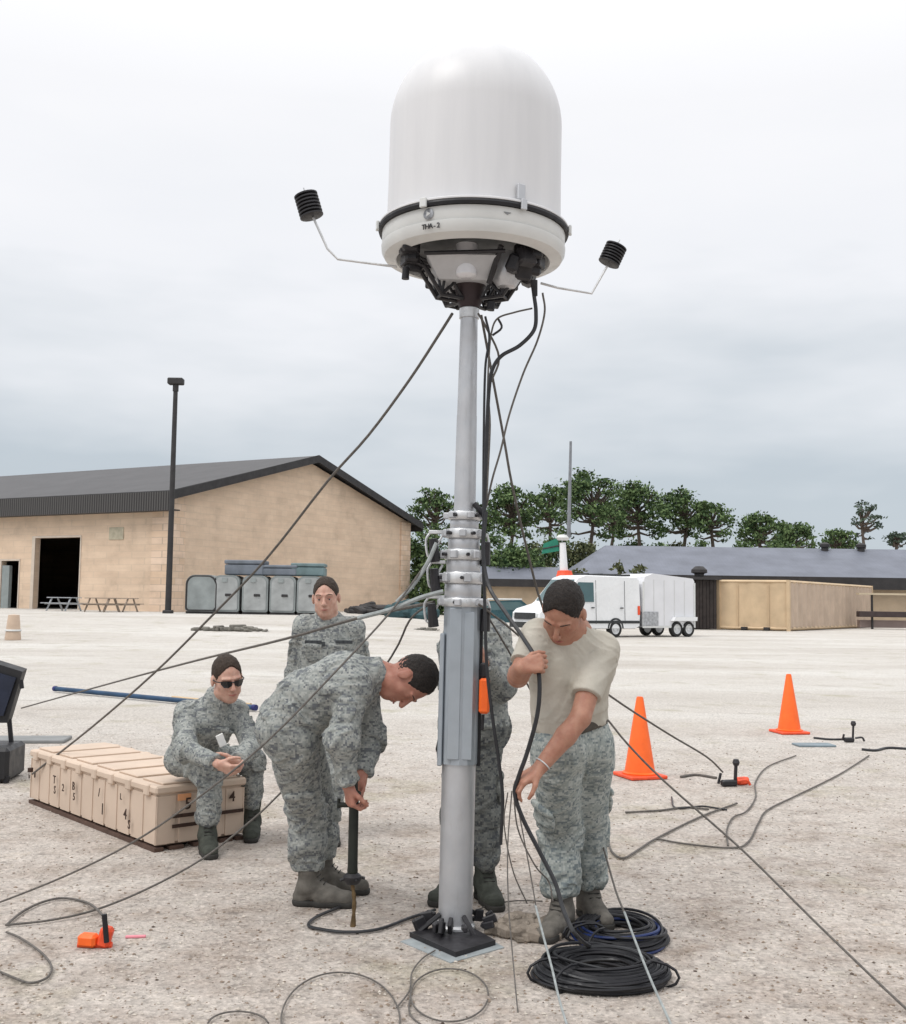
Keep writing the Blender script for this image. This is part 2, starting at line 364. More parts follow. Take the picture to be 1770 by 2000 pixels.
def wbox(mb, x0, x1, y0, y1, z0, z1, mi=0, bev=0): return mb.box(WL((x0 + x1) / 2, (y0 + y1) / 2, (z0 + z1) / 2), (abs(x1 - x0), abs(y1 - y0), z1 - z0), RZ, mi, bev)
def side_t(px):       # distance along the side wall that shows at picture column px
    lo, hi = 0, LEN
    for _ in range(50):
        m = (lo + hi) / 2; q = A0 + sdv * m
        if CX + FPX * q.x / q.y > px: lo = m
        else: hi = m
    return m
d1, d0 = side_t(70), side_t(158); s1, s0 = side_t(6), side_t(40)
mb = MB(); th = .35
for (a, b, z0, z1) in ((0, d0, 0, ZE), (d0, d1, 5.15, ZE), (d1, s0, 0, ZE), (s0, s1, 3.7, ZE), (s1, LEN, 0, ZE)): wbox(mb, 0, th, a, b, z0, z1)
wbox(mb, LW - th, LW, 0, LEN, 0, ZE); mb.build('wall', M['brick'], wh)
mb = MB(); mb.prism([WL(th, 0, 0), WL(LW - th, 0, 0), WL(LW - th, 0, ZE), WL(LW / 2, 0, ZR - .25), WL(th, 0, ZE)], sdv * th); mb.build('gable_wall', M['brick'], wh)
mb = MB(); mb.prism([WL(th, LEN - th, 0), WL(LW - th, LEN - th, 0), WL(LW - th, LEN - th, ZE), WL(LW / 2, LEN - th, ZR - .25), WL(th, LEN - th, ZE)], sdv * th); mb.build('gable_wall', M['brick'], wh)
for (x0, x1) in ((-.06, 1.0), (LW - 1.3, LW + .06)):
    mb = MB(); wbox(mb, x0, x1, -.12, 0.02, 0, ZE - .1)
    if x0 < 0: wbox(mb, -.12, .0, -.12, 1.5, 0, ZE - .1)
    mb.build('corner_pilaster', M['quoin'], wh)
rs = (ZR - ZE) / (LW / 2); oh = .9
mb = MB()
for sg in (0, 1):
    e0 = WL(-oh, -.7, ZE - oh * rs + .2) if sg == 0 else WL(LW + oh, -.7, ZE - oh * rs + .2); r0 = WL(LW / 2, -.7, ZR + .2)
    ext = sdv * (LEN + 1.4)
    mb.prism([e0, r0, r0 - Vector((0, 0, .16)), e0 - Vector((0, 0, .16))], ext)
mb.build('roof', M['roofdark'], wh)
mb = MB()
for sg in (0, 1):
    e0 = WL(-oh, -.74, ZE - oh * rs + .16) if sg == 0 else WL(LW + oh, -.74, ZE - oh * rs + .16); r0 = WL(LW / 2, -.74, ZR + .24)
    mb.prism([e0, r0, r0 - Vector((0, 0, .52)), e0 - Vector((0, 0, .52))], -sdv * .05)
mb.build('rake_trim', M['trimdark'], wh)
mb = MB(); wbox(mb, -oh - .08, -oh + .02, -.7, LEN + .7, ZE - oh * rs - .98, ZE - oh * rs + .14); mb.build('eave_fascia', M['fascia'], wh)
mb = MB(); wbox(mb, -oh + .03, -.03, -.6, LEN, ZE - oh * rs - .95, ZE - oh * rs - .88); mb.build('soffit', M['trimdark'], wh)
mb = MB(); wbox(mb, LW + oh - .02, LW + oh + .08, -.7, LEN + .7, ZE - oh * rs - .5, ZE - oh * rs + .14); mb.build('eave_fascia', M['trimdark'], wh)
M['jamb'] = worn('pale_door_frame', (.58, .50, .42), .7, 0, .08, 3)
for (a, b, h) in ((d0, d1, 5.15), (s0, s1, 3.7)):
    mb = MB(); wbox(mb, -.04, .38, b, b + .28, .3, h); wbox(mb, -.04, .38, a - .1, a, .3, h); wbox(mb, -.05, .38, a - .1, b + .28, h, h + .12); mb.build('door_frame', M['jamb'], wh)
mb = MB(); wbox(mb, -.03, .2, s0 + .9, s0 + 1.6, .5, 3.4); mb.build('door_glass', worn('door_glass', (.25, .28, .28), .2, 0, .1, 2), wh)
v0, v1 = side_t(242), side_t(214); mb = MB(); wbox(mb, -.05, -.002, v0, v1, 4.95, 5.7)
mb.build('wall_vent', worn('wall_vent', (.44, .40, .30), .7, 0, .2, 3), wh)
mb = MB(); mb.box(WL(LW * .78, 3.2, ZR - 1.0), (2.6, 1.2, .35), RZ); mb.build('roof_vent', M['trimdark'], wh)

# light pole by the warehouse corner
Yp = 60; zb = gz(-15.6, Yp); pb = P(328, 1200, Yp); pb.z = zb; ptp = P(344, 745, Yp)
hgt = ptp.z - zb
lp = empty('street_lamp', pb, 'tall thin dark lamp post with square head beside the warehouse corner', 'lamp post')
MB().tube([pb, pb + Vector((0, 0, hgt))], [.17, .12], 10).build('pole', M['trimdark'], lp)
MB().box(pb + Vector((0, 0, hgt)), (.85, .5, .36), None, 0, .05).build('lamp_head', M['trimdark'], lp)
MB().box(pb + Vector((0, 0, .06)), (.5, .5, .24), None, 0, .04).build('pole_base', M['trimdark'], lp)
MB().tube([pb + Vector((0, 0, hgt - .55)), pb + Vector((0, 0, hgt - .2))], .16, 10).build('collar', M['trimdark'], lp)

# grey cargo pods by the gable
M['pod'] = worn('weathered_grey_pod', (.26, .285, .285), .55, .2, .25, 1.2, .1)
M['podlight'] = worn('light_grey_pod_door', (.36, .375, .375), .55, .2, .18, 1.6, .1)
pod_y = 61.5
podlabels = ['grey cargo pod with rounded side turned outward, leftmost of the row by the gable', 'grey cargo pod second in the row from the lamp post', 'grey cargo pod in the middle of the row under the tilted panels',
             'grey cargo pod fourth in the row, left of the standing man', 'grey cargo pod partly hidden behind the standing man']
def rrect(w, h, r, n=5):
    o = []
    for (cx, cz, a0) in ((w / 2 - r, r * .35, -90), (w / 2 - r, h - r, 0), (-w / 2 + r, h - r, 90), (-w / 2 + r, r * .35, 180)):
        rr = r if cz > h / 2 else r * .35
        cx2 = cx if cz > h / 2 else math.copysign(w / 2 - rr, cx)
        for k in range(n + 1):
            a = R(a0 + 90 * k / n); o.append((cx2 + rr * math.cos(a), cz + rr * math.sin(a)))
    return o
for i, px in enumerate((402, 450, 505, 558, 610)):
    q = P(px, 1160, pod_y); zz = gz(q.x, q.y); b = Vector((q.x, q.y, zz))
    root = empty('cargo_pod', b, podlabels[i], 'cargo pod', 'row of grey cargo pods'); w, h, dp = (1.42, 2.0, 2.2)
    if i == 0: w = 1.75
    pr = rrect(w, h, .38 if i else .5)
    MB().prism([b + Vector((x, -dp / 2, z + .12)) for x, z in pr], (0, dp, 0)).build('shell', M['pod'] if i else M['pod'], root)
    MB().prism([b + Vector((x * .86, -dp / 2 - .05, (z - h / 2) * .9 + h / 2 + .12)) for x, z in pr], (0, .048, 0)).build('door', M['podlight'] if i else M['pod'], root)
    mb = MB(); mb.box(b + Vector((0, 0, .06)), (w * .96, dp * .95, .12)); mb.build('skid', M['trimdark'], root)
    if i:
        MB().box(b + Vector((.12, -dp / 2 - .09, h * .52)), (.34, .07, .14), None, 0, .02).build('latch', M['trimdark'], root)
        MB().box(b + Vector((-.1, -dp / 2 - .075, h * .93)), (.3, .04, .22)).build('vent', M['pod'], root)
    else:
        MB().tube([b + Vector((x * .93, -dp / 2 - .02, (z - h / 2) * .93 + h / 2 + .12)) for x, z in pr], .05, 6, closed=True).build('rim', M['trimdark'], root)
M['bluegrey'] = worn('blue_grey_panel', (.15, .17, .20), .55, .1, .25, 1.5); M['tealgrey'] = worn('teal_grey_panel', (.14, .20, .21), .55, .1, .25, 1.5)
for (pxa, pya, pxb, pyb, hh, m, lab) in ((445, 1108, 520, 1106, .85, 'bluegrey', 'blue-grey equipment case lying flat on top of the pods, left one'), (505, 1116, 585, 1118, .6, 'bluegrey', 'low blue-grey case resting on the middle pods'), (572, 1116, 636, 1120, .72, 'tealgrey', 'teal-grey case on top of the right hand pods')):
    a = P(pxa, pya, pod_y); b = P(pxb, pyb, pod_y); c = (a + b) / 2; zt = gz(c.x, c.y) + 2.13
    root = empty('equipment_case', (c.x, c.y, zt), lab, 'case', 'cases stacked on the cargo pods'); wd = (b - a).length
    rm = Matrix.Rotation(R(random.uniform(-4, 4)), 3, 'Z')
    MB().box((c.x, c.y, zt + hh * .36), (wd, 1.6, hh * .68), rm, 0, .06).build('body', M[m], root)
    MB().box((c.x, c.y, zt + hh * .86), (wd * 1.02, 1.64, hh * .26), rm, 0, .05).build('lid', M[m], root)
# picnic tables before the warehouse door
def picnic(px, py, Y, m, lab, sc=1.0):
    q = P(px, py, Y); b = Vector((q.x, q.y, gz(q.x, q.y))); root = empty('picnic_table', b, lab, 'picnic table', 'picnic tables by the warehouse'); rm = Matrix.Rotation(R(-25), 3, 'Z')
    for k in range(4): MB().box(b + rm @ Vector((0, -.3 + k * .2, .76)), (1.9, .17, .045), rm).build('top_board', m, root)
    for sg in (-1, 1):
        MB().box(b + rm @ Vector((0, sg * .72, .45)), (1.9, .26, .045), rm).build('bench', m, root)
        mb = MB()
        for s2 in (-1, 1): mb.tube([b + rm @ Vector((sg * .7, s2 * .62, 0)), b + rm @ Vector((sg * .7, s2 * .22, .74))], .05, 6)
        mb.box(b + rm @ Vector((sg * .7, 0, .41)), (.06, 1.5, .08), rm); mb.build('trestle', m, root)
picnic(125, 1180, 63, worn('pale_grey_wood', (.38, .40, .42), .8, 0, .2, 4), 'pale grey picnic table in front of the open doorway')
picnic(200, 1180, 61.5, worn('brown_wood', (.30, .24, .19), .8, 0, .2, 4), 'brown picnic table against the wall right of the doorway')
picnic(236, 1182, 63, worn('brown_wood2', (.32, .26, .21), .8, 0, .2, 4), 'weathered brown picnic table nearest the warehouse corner')
# small valves beside the pods, dark piles
def lump(name, c, size, mat, label, cat, n=26, seed=0, sc=.35, parent=None, group=None):
    rs = np.random.RandomState(seed); mb = MB()
    for k in range(n):
        a = rs.rand() * 6.28; r = rs.rand() ** .5; x, y = math.cos(a) * r * size[0] / 2, math.sin(a) * r * size[1] / 2
        h = size[2] * (1 - .75 * r * r) * (.5 + .5 * rs.rand()); q = Matrix.Rotation(rs.rand() * 3, 3, 'Z') @ Matrix.Rotation((rs.rand() - .5) * .7, 3, 'X')
        mb.box(Vector(c) + Vector((x, y, h * .45)), (size[0] * sc * (.5 + rs.rand()), size[1] * sc * (.5 + rs.rand()), h * .9), q, 0, min(size) * .12)
    o = mb.build(name, mat, parent, None if parent else c)
    if not parent: tag(o, label, cat, group)
    return o
q = P(735, 1190, 70); lump('tarp_pile', gp(q.x, q.y), (3.4, 2.2, .9), M['trimdark'], 'dark tarpaulin covered heap at the right end of the warehouse gable', 'pile', 30, 3)
M['tealdark'] = worn('dark_teal_tarp', (.03, .07, .08), .7, 0, .3, 2)
q = P(805, 1180, 64); lump('tarp_pile', gp(q.x, q.y), (2.6, 2.2, 1.5), M['tealdark'], 'dark teal covered heap behind the mast brackets', 'pile', 26, 5)
M['net'] = worn('grey_brown_netting', (.17, .16, .14), .95, 0, .3, 3)
for (x0, x1, py, w, h, sd) in ((400, 445, 1226, .8, .28, 1), (440, 500, 1233, 1.3, .22, 2)): pass
q1 = GG(452, 1232); lump('netting_heap', q1, (2.7, .9, .30), M['net'], 'low grey-brown heap of netting lying on the pale lot left of the standing man', 'netting', 40, 7, .2)
q1 = GG(838, 1231); lump('netting_heap', q1, (1.2, .5, .18), M['net'], 'small dark scrap of netting on the lot just left of the mast', 'netting', 14, 8, .25)

# ================================================================== RIGHT BUILDING
M['roofgrey'] = roofmat('slate_blue_metal_roof', (.165, .178, .215), 0)
M['tanpanel'] = worn('tan_panel_wall', (.52, .41, .29), .75, 0, .12, 1)
RB = P(1450, 1200, 84); rb = empty('low_building', (RB.x, 84, 0), 'long low building with slate blue metal roof and dark fascia behind the containers', 'building')
xl = P(1118, 1100, 82).x; xr = 62.0; yf, yb = 82, 97; ze, zr = 3.55, 6.15
mb = MB(); mb.box(((xl + 1.5 + xr) / 2, (yf + yb) / 2, ze / 2), (xr - xl - 1.5, yb - yf - 1.6, ze)); mb.build('wall', M['tanpanel'], rb)
ym = (yf + yb) / 2; xh = P(1182, 1066, ym).x
mb = MB(); mb.add([(xl, yf, ze), (xr, yf, ze), (xr, yb, ze), (xl, yb, ze), (xh, ym, zr), (xr, ym, zr)], [(0, 1, 5, 4), (2, 3, 4, 5), (3, 0, 4), (1, 2, 5), (3, 2, 1, 0)]); mb.build('roof', M['roofgrey'], rb)
mb = MB(); mb.box(((xl + xr) / 2, yf - .06, ze - .35), (xr - xl, .1, .9)); mb.box((xl - .06, ym, ze - .35), (.1, yb - yf, .9)); mb.build('fascia', M['trimdark'], rb)
for px in (1612, 1683):
    q = P(px, 1068, ym - .6); MB().lathe([(.0, .0), (.28, 0), (.28, .35), (.4, .4), (.4, .62), (.2, .75), (0, .78)], 12, Matrix.Translation((q.x, ym - .5, zr - .3))).build('roof_vent', M['trimdark'], rb)
lb = empty('low_building', (3, 86, 0), 'lower grey roofed building glimpsed left of the red and white marker', 'building')
xa = P(940, 1100, 86).x; xb = P(1115, 1100, 86).x
mb = MB(); mb.box(((xa + xb) / 2, 89, 1.45), (xb - xa - 1, 5, 2.9)); mb.build('wall', M['tanpanel'], lb)
mb = MB(); mb.add([(xa, 86, 3.2), (xb, 86, 3.2), (xb, 92, 3.2), (xa, 92, 3.2), (xa, 89, 4.3), (xb, 89, 4.3)], [(0, 1, 5, 4), (2, 3, 4, 5), (3, 0, 4), (1, 2, 5), (3, 2, 1, 0)]); mb.build('roof', M['roofgrey'], lb)
MB().box(((xa + xb) / 2, 85.95, 2.95), (xb - xa, .09, .6)).build('fascia', M['trimdark'], lb)

# containers
def ribbox(root, p0, p1, h, z0, depth, ribs, mat, dirn):
    """corrugated wall panel from p0 to p1 as one mesh"""
    d = (p1 - p0); Lw = d.length; d.normalize(); n = Vector((d.y, -d.x, 0)); mb = MB(); V = []; m = ribs * 4
    for i in range(m + 1):
        off = .0 if (i % 4) in (0, 1) else depth
        V.append(p0 + d * (Lw * i / m) + n * off)
    for z in (z0, z0 + h): mb.v += [tuple(v + Vector((0, 0, z))) for v in V]
    for i in range(m): mb.f.append([i, i + 1, i + 2 + m, i + 1 + m]); mb.m.append(0); mb.sm.append(False)
    return mb
M['cont'] = worn('tan_container_paint', (.56, .42, .27), .6, .05, .12, 1.1); M['cont2'] = worn('pinkish_tan_container_paint', (.50, .39, .30), .6, .05, .12, 1.1)
def container(pc, pl, pr, h, mat, mat2, label):
    """pc near corner, pl far end of the short face, pr far end of the long side"""
    root = empty('shipping_container', pc, label, 'container', 'tan containers by the low building'); dl = (pl - pc); dr = (pr - pc); pb2 = pl + dr
    ribbox(root, pl, pc, h - .35, .2, .04, 3, mat, 1).build('end_door', mat, root)
    ribbox(root, pc, pr, h - .35, .2, .09, 22, mat2, 1).build('corrugated_side', mat2, root)
    mb = MB(); c = (pl + pr) / 2; yw = math.atan2(dr.y, dr.x); rm = Matrix.Rotation(yw, 3, 'Z')
    # body as a prism from four corners
    ins = .14; cc = (pc + pl + pr + pb2) / 4; P4 = [q + (cc - q).normalized() * ins + Vector((0, 0, .12)) for q in (pc, pr, pb2, pl)]
    mb.prism(P4, (0, 0, h - .14)); mb.build('shell', mat, root)
    mb = MB()
    for q in (pc, pl, pr, pb2): mb.box(q + Vector((0, 0, h / 2)), (.2, .2, h), rm)
    for (a, b) in ((pl, pc), (pc, pr), (pr, pb2), (pb2, pl)):
        for z in (.14, h - .1): mb.tube([a + Vector((0, 0, z)), b + Vector((0, 0, z))], .1, 4, smooth=False)
    mb.build('frame', mat, root)
    for k in (.3, .62): MB().box(pc + dl * k + Vector((0, 0, .13)) - (cc - pc).normalized() * .12, (.45, .3, .16), rm).build('fork_pocket', M['trimdark'], root)
    mb = MB()
    for k in (.28, .72):
        q = pc + dl * k - (cc - pc).normalized() * .09; mb.tube([q + Vector((0, 0, .3)), q + Vector((0, 0, h - .25))], .03, 6)
    mb.build('locking_bar', mat, root)
pc = G(1541, 1233); pl = P(1404, 1200, pc.y + 1.6); pl.z = 0
pr = pc + (Vector((P(1683, 1212, 82).x, 80.0, 0)) - pc)
container(pc, pl, pr, 3.0, M['cont'], M['cont2'], 'long tan corrugated container with its end facing the lot, right of the white trailer')
# dark post just right of the container side, rack at far right
rk = empty('steel_rack', (P(1725, 1200, 74).x, 74, 0), 'rack with thin pale top rail and thick dark lower beam at the right edge', 'rack'); ax = P(1676, 1200, 74).x; bx = P(1775, 1200, 74).x + 2
mb = MB(); mb.box(((ax + bx) / 2, 74, 2.35), (bx - ax, .5, .12)); mb.build('top_rail', worn('pale_tan_rail', (.50, .42, .30), .7, 0, .1, 1), rk)
mb = MB(); mb.box(((ax + bx) / 2, 74.02, 1.0), (bx - ax, .6, .38), None, 0, .03); mb.build('lower_beam', worn('dark_brown_beam', (.05, .035, .035), .7, 0, .2, 2), rk)
for k in (.18, .95): MB().box((ax + (bx - ax) * k, 74.05, 1.2), (.12, .12, 2.4)).build('post', M['trimdark'], rk)
mb = MB(); mb.box(((ax + bx) / 2, 74.6, .35), (bx - ax - .5, .5, .5)); mb.build('kick_board', worn('dull_rose_board', (.32, .25, .23), .8, 0, .1, 1), rk)
# brown shed between trailer and container, shade under its roof painted into the timber
M['darkwood'] = worn('shaded_brown_timber', (.028, .022, .02), .8, 0, .4, 2)
xa = P(1352, 1200, 66).x; xb = P(1400, 1200, 66).x; ds = empty('timber_shed', ((xa + xb) / 2, 66, 0), 'narrow dark timber shed between the white trailer and the tan container', 'shed')
for k in range(7): MB().box((xa + (xb - xa) * (k + .5) / 7, 66, 1.5), ((xb - xa) / 7 - .025, .12 + .04 * (k % 2), 2.9), None).build('board', M['darkwood'], ds)
MB().box(((xa + xb) / 2, 67.2, 3.05), (xb - xa + .5, 3.0, .16)).build('roof', M['trimdark'], ds)
mb = MB(); mb.box(((xa + xb) / 2, 67.4, 1.5), (xb - xa, 2.2, 2.9)); mb.build('wall', M['darkwood'], ds)
q = P(1366, 1106, 67); MB().lathe([(0, 0), (.3, 0), (.3, .25), (.5, .32), (.48, .5), (.25, .7), (0, .72)], 12, Matrix.Translation((q.x, 67, 3.1))).build('chimney_cap', M['trimdark'], ds)

# ================================================================== VAN AND TRAILER
M['carwhite'] = worn('white_vehicle_paint', (.78, .79, .80), .3, 0, .04, 1.5, .01, .5); M['glass'] = worn('tinted_glass', (.07, .13, .14), .1, 0, .1, 2, 0, .6)
M['tyre'] = worn('tyre_rubber', (.02, .02, .02), .8, 0, .2, 5); M['wheelrim'] = worn('white_wheel', (.66, .67, .68), .4, .2, .1, 4); M['grille'] = worn('dark_grille', (.03, .033, .035), .5, 0, .3, 6)
M['trailerwhite'] = worn('white_trailer_panel', (.72, .725, .75), .38, 0, .05, 1.0, .03, .45); M['diamond'] = worn('diamond_plate', (.42, .43, .45), .4, .5, .3, 9, .3)
def wheel(root, c, r, w, ax, name='wheel'):
    """c centre, ax unit axle direction (outward)"""
    x, y = frame(ax); MM = Matrix((x, y, Vector(ax))).transposed().to_4x4(); MM.translation = c
    o = MB().lathe([(r * .62, -w / 2), (r * .93, -w / 2), (r, -w / 3), (r, w / 3), (r * .93, w / 2), (r * .62, w / 2)], 28, MM).build(name, M['tyre'], root)
    MB().lathe([(0, w * .32), (r * .2, w * .34), (r * .24, w * .2), (r * .48, w * .16), (r * .55, w * .42), (r * .63, w * .44), (r * .63, -w / 2), (0, -w / 2)], 28, MM).build('rim', M['wheelrim'], o)
    return o
YV = 50.0; vd = Vector((-math.cos(R(33)), -math.sin(R(33)), 0))     # forward: towards the left and the camera
vs_ = Vector((vd.y, -vd.x, 0))                                        # towards the visible side
if vs_.y > 0: vs_ = -vs_
rw = G(1199, 1245); rw.z = 0
van_o = rw - vs_ * .85 ; 
# local frame: u forward, w visible side, origin on the centre line under the rear axle
def VL(u, w, z): return van_o + vd * u + vs_ * w + Vector((0, 0, z))
van = empty('cargo_van', van_o, 'white van facing left behind the man in the tan shirt', 'van')
prof = [(-1.45, .48), (-1.50, 1.3), (-1.48, 2.55), (-1.35, 2.70), (1.7, 2.72), (2.1, 2.60), (3.05, 1.55), (3.2, 1.45), (4.05, 1.22), (4.25, 1.05), (4.28, .50), (3.9, .38), (-1.2, .38)]
mb = MB(); n = len(prof); Vv = []
for w, sc in ((-.98, 1), (-.90, 1), (.90, 1), (.98, 1)):
    for (u, z) in prof:
        k = 1 if abs(w) < .95 else 0
        Vv.append(VL(u if k else 1.45 + (u - 1.45) * .985, w * (1 - .05 * max(0, z - 1.3)), z if k else 1.3 + (z - 1.3) * .975))
Fv = [tuple(reversed(range(n))), tuple(range(3 * n, 4 * n))] + [(a * n + i, a * n + (i + 1) % n, (a + 1) * n + (i + 1) % n, (a + 1) * n + i) for a in range(3) for i in range(n)]
mb.add(Vv, Fv, 0, False); mb.build('body', M['carwhite'], van)
def vpoly(name, pts, mat, par=van, off=.006):
    mb = MB(); mb.prism([VL(*p) for p in pts], vs_ * off if name != 'windscreen' else (vd * .7 + Vector((0, 0, .7))).normalized() * off); return mb.build(name, mat, par)
def wz(z): return .98 * (1 - .05 * max(0, z - 1.3)) + .004
vpoly('side_window', [(1.25, wz(1.55), 1.55), (2.78, wz(1.55), 1.55), (2.1, wz(2.4), 2.4), (1.25, wz(2.4), 2.4)], M['glass'])
vpoly('windscreen', [(3.03, -.82, 1.58), (3.03, .82, 1.58), (2.2, .80, 2.50), (2.2, -.80, 2.50)], M['glass'], van, .03)
mb = MB(); mb.prism([VL(4.29, -.72, .78), VL(4.29, .72, .78), VL(4.27, .72, 1.06), VL(4.27, -.72, 1.06)], vd * .03); mb.build('grille', M['grille'], van)
for w in (-.8, .8): mb = MB(); mb.box(VL(4.2, w, .95), (.2, .2, .22), None, 0, .04); mb.build('headlight', worn('headlight_lens%d' % (w > 0), (.6, .62, .62), .15, 0, .1, 9), van)
mb = MB(); mb.prism([VL(4.3, -.95, .42), VL(4.3, .95, .42), VL(4.3, .95, .66), VL(4.3, -.95, .66)], vd * .1); mb.build('front_bumper', M['grille'], van)
mb = MB(); mb.prism([VL(-1.4, -.9, .42), VL(-1.4, .9, .42), VL(-1.4, .9, .6), VL(-1.4, -.9, .6)], -vd * .12); mb.build('rear_bumper', M['grille'], van)
for u in (0, 3.3):
    for w in (-.86, .86): wheel(van, VL(u, w, .37), .37, .26, vs_ if w > 0 else -vs_)
    mb = MB(); x, y = vd, Vector((0, 0, 1)); MM = Matrix((x, y, vs_)).transposed().to_4x4(); MM.translation = VL(u, .955, .40)
    mb.lathe([(.38, 0), (.46, .0), (.46, .035), (.38, .035)], 24, MM, 0, False, 0, math.pi); mb.build('wheel_arch', M['grille'], van)
mb = MB()
for u in (1.12, 2.62, -.55): mb.prism([VL(u - .01, wz(.6), .6), VL(u + .01, wz(.6), .6), VL(u + .01, wz(2.5 if u < 2 else 1.5), 2.5 if u < 2 else 1.5), VL(u - .01, wz(2.5 if u < 2 else 1.5), 2.5 if u < 2 else 1.5)], vs_ * .004)
mb.build('door_seam', M['grille'], van)
for u in (1.32, -.35): MB().box(VL(u, 1.0, 1.3), (.18, .04, .05), Matrix.Rotation(math.atan2(vd.y, vd.x), 3, 'Z'), 0, .01).build('door_handle', M['grille'], van)
MB().prism([VL(-1.44, wz(1.0) + .0, 1.0), VL(-1.30, wz(1.0), 1.0), VL(-1.30, wz(1.4), 1.4), VL(-1.44, wz(1.4), 1.4)], vs_ * .006).build('tail_light', M['orangered'], van)
MB().prism([VL(-1.4, wz(.75), .62), VL(3.9, wz(.75), .62), VL(3.9, wz(.75), .74), VL(-1.4, wz(.75), .74)], vs_ * .012).build('sill_trim', M['grille'], van)
mb = MB(); mb.box(VL(2.6, 1.12, 1.62), (.14, .22, .26), None, 0, .04); mb.build('wing_mirror', M['grille'], van)
mb = MB()
for u in (-1.0, -.2, .6, 1.4): mb.box(VL(u, .3, 2.77), (.16, .9, .09), Matrix.Rotation(math.atan2(vd.y, vd.x), 3, 'Z'), 0, .02)
mb.build('roof_rack', M['grille'], van)
# trailer
to = van_o - vd * 3.22 + vs_ * -.05
def TL(u, w, z): return to + vd * u + vs_ * w + Vector((0, 0, z))
tr = empty('enclosed_trailer', to, 'white enclosed tandem axle trailer with diamond plate front standing behind the van', 'trailer')
LT = 1.60
mb = MB(); prof = [(-LT, .45), (-LT, 2.58), (-LT + .1, 2.70), (LT - .6, 2.88), (LT - .1, 2.72), (LT, 2.4), (LT, .45)]; n = len(prof); Vv = [TL(u, w, z) for w in (-1.05, 1.05) for (u, z) in prof]
mb.add(Vv, [tuple(reversed(range(n))), tuple(range(n, 2 * n))] + [(i, (i + 1) % n, n + (i + 1) % n, n + i) for i in range(n)]); mb.build('box_body', M['trailerwhite'], tr)
mb = MB()
for u in (-LT, LT): mb.prism([TL(u - .05, 1.055, .42), TL(u + .05, 1.055, .42), TL(u + .05, 1.055, 2.5), TL(u - .05, 1.055, 2.5)], vs_ * .02)
mb.prism([TL(-LT, 1.055, .42), TL(LT, 1.055, .42), TL(LT, 1.055, .52), TL(-LT, 1.055, .52)], vs_ * .025); mb.build('trim', M['offwhite'], tr)
mb = MB()
for k in range(4): u = -LT + (k + 1) * 2 * LT / 5; mb.prism([TL(u - .012, 1.055, .53), TL(u + .012, 1.055, .53), TL(u + .012, 1.055, 2.6), TL(u - .012, 1.055, 2.6)], vs_ * .01)
mb.build('panel_seam', M['offwhite'], tr)
mb = MB(); mb.prism([TL(LT - .9, 1.05, .5), TL(LT + .03, 1.05, .5), TL(LT + .03, 1.05, 1.15), TL(LT - .9, 1.05, 1.15)], vs_ * .03); mb.prism([TL(LT + .004, -1.0, .5), TL(LT + .004, 1.0, .5), TL(LT + .004, 1.0, 1.15), TL(LT + .004, -1.0, 1.15)], vd * .02); mb.build('stone_guard', M['diamond'], tr)
for u in (-.45, -1.20):
    for w in (-.98, 1.0): wheel(tr, TL(u, w, .36), .36, .22, vs_ if w > 0 else -vs_)
mb = MB(); mb.prism([TL(-1.58, 1.06, .74), TL(-.08, 1.06, .74), TL(-.22, 1.06, .92), TL(-1.6, 1.06, .92)], vs_ * .2); mb.build('fender', M['carwhite'], tr)
mb = MB(); mb.tube([TL(LT, .5, .45), TL(LT + .55, 0, .45)], .05, 6); mb.tube([TL(LT, -.5, .45), TL(LT + .55, 0, .45)], .05, 6); mb.build('drawbar', M['trimdark'], tr)
# vehicle behind the mast: dark windows and pale roof
cv = G(1000, 1222); cv = Vector((P(985, 1200, 62).x, 62, 0)); car = empty('parked_car', cv, 'dark teal car with pale roof behind the mast, left of the white van', 'car')
def CL(u, w, z): return cv + Vector((u, w, z))
M['teal'] = worn('dark_teal_paint', (.02, .07, .085), .3, 0, .2, 2, 0, .5)
pr = [(-2.2, .35), (-2.25, .85), (-1.5, 1.0), (-.9, 1.52), (.9, 1.6), (1.6, 1.05), (2.2, .9), (2.25, .35)]
mb = MB(); mb.prism([CL(u, -.85, z) for u, z in pr], (0, 1.7, 0)); mb.build('body', M['teal'], car)
mb = MB(); mb.prism([CL(u, -.857, z) for u, z in ((-1.3, 1.02), (-.8, 1.45), (.8, 1.5), (1.35, 1.06))], (0, .004, 0)); mb.build('window', M['glass'], car)
mb = MB(); mb.box(CL(0, 0, 1.63), (1.9, 1.6, .1), None, 0, .03); mb.build('roof_panel', M['offwhite'], car)
for u in (-1.4, 1.4):
    for w in (-.8, .8): wheel(car, CL(u, w, .33), .33, .2, Vector((0, math.copysign(1, w), 0)))

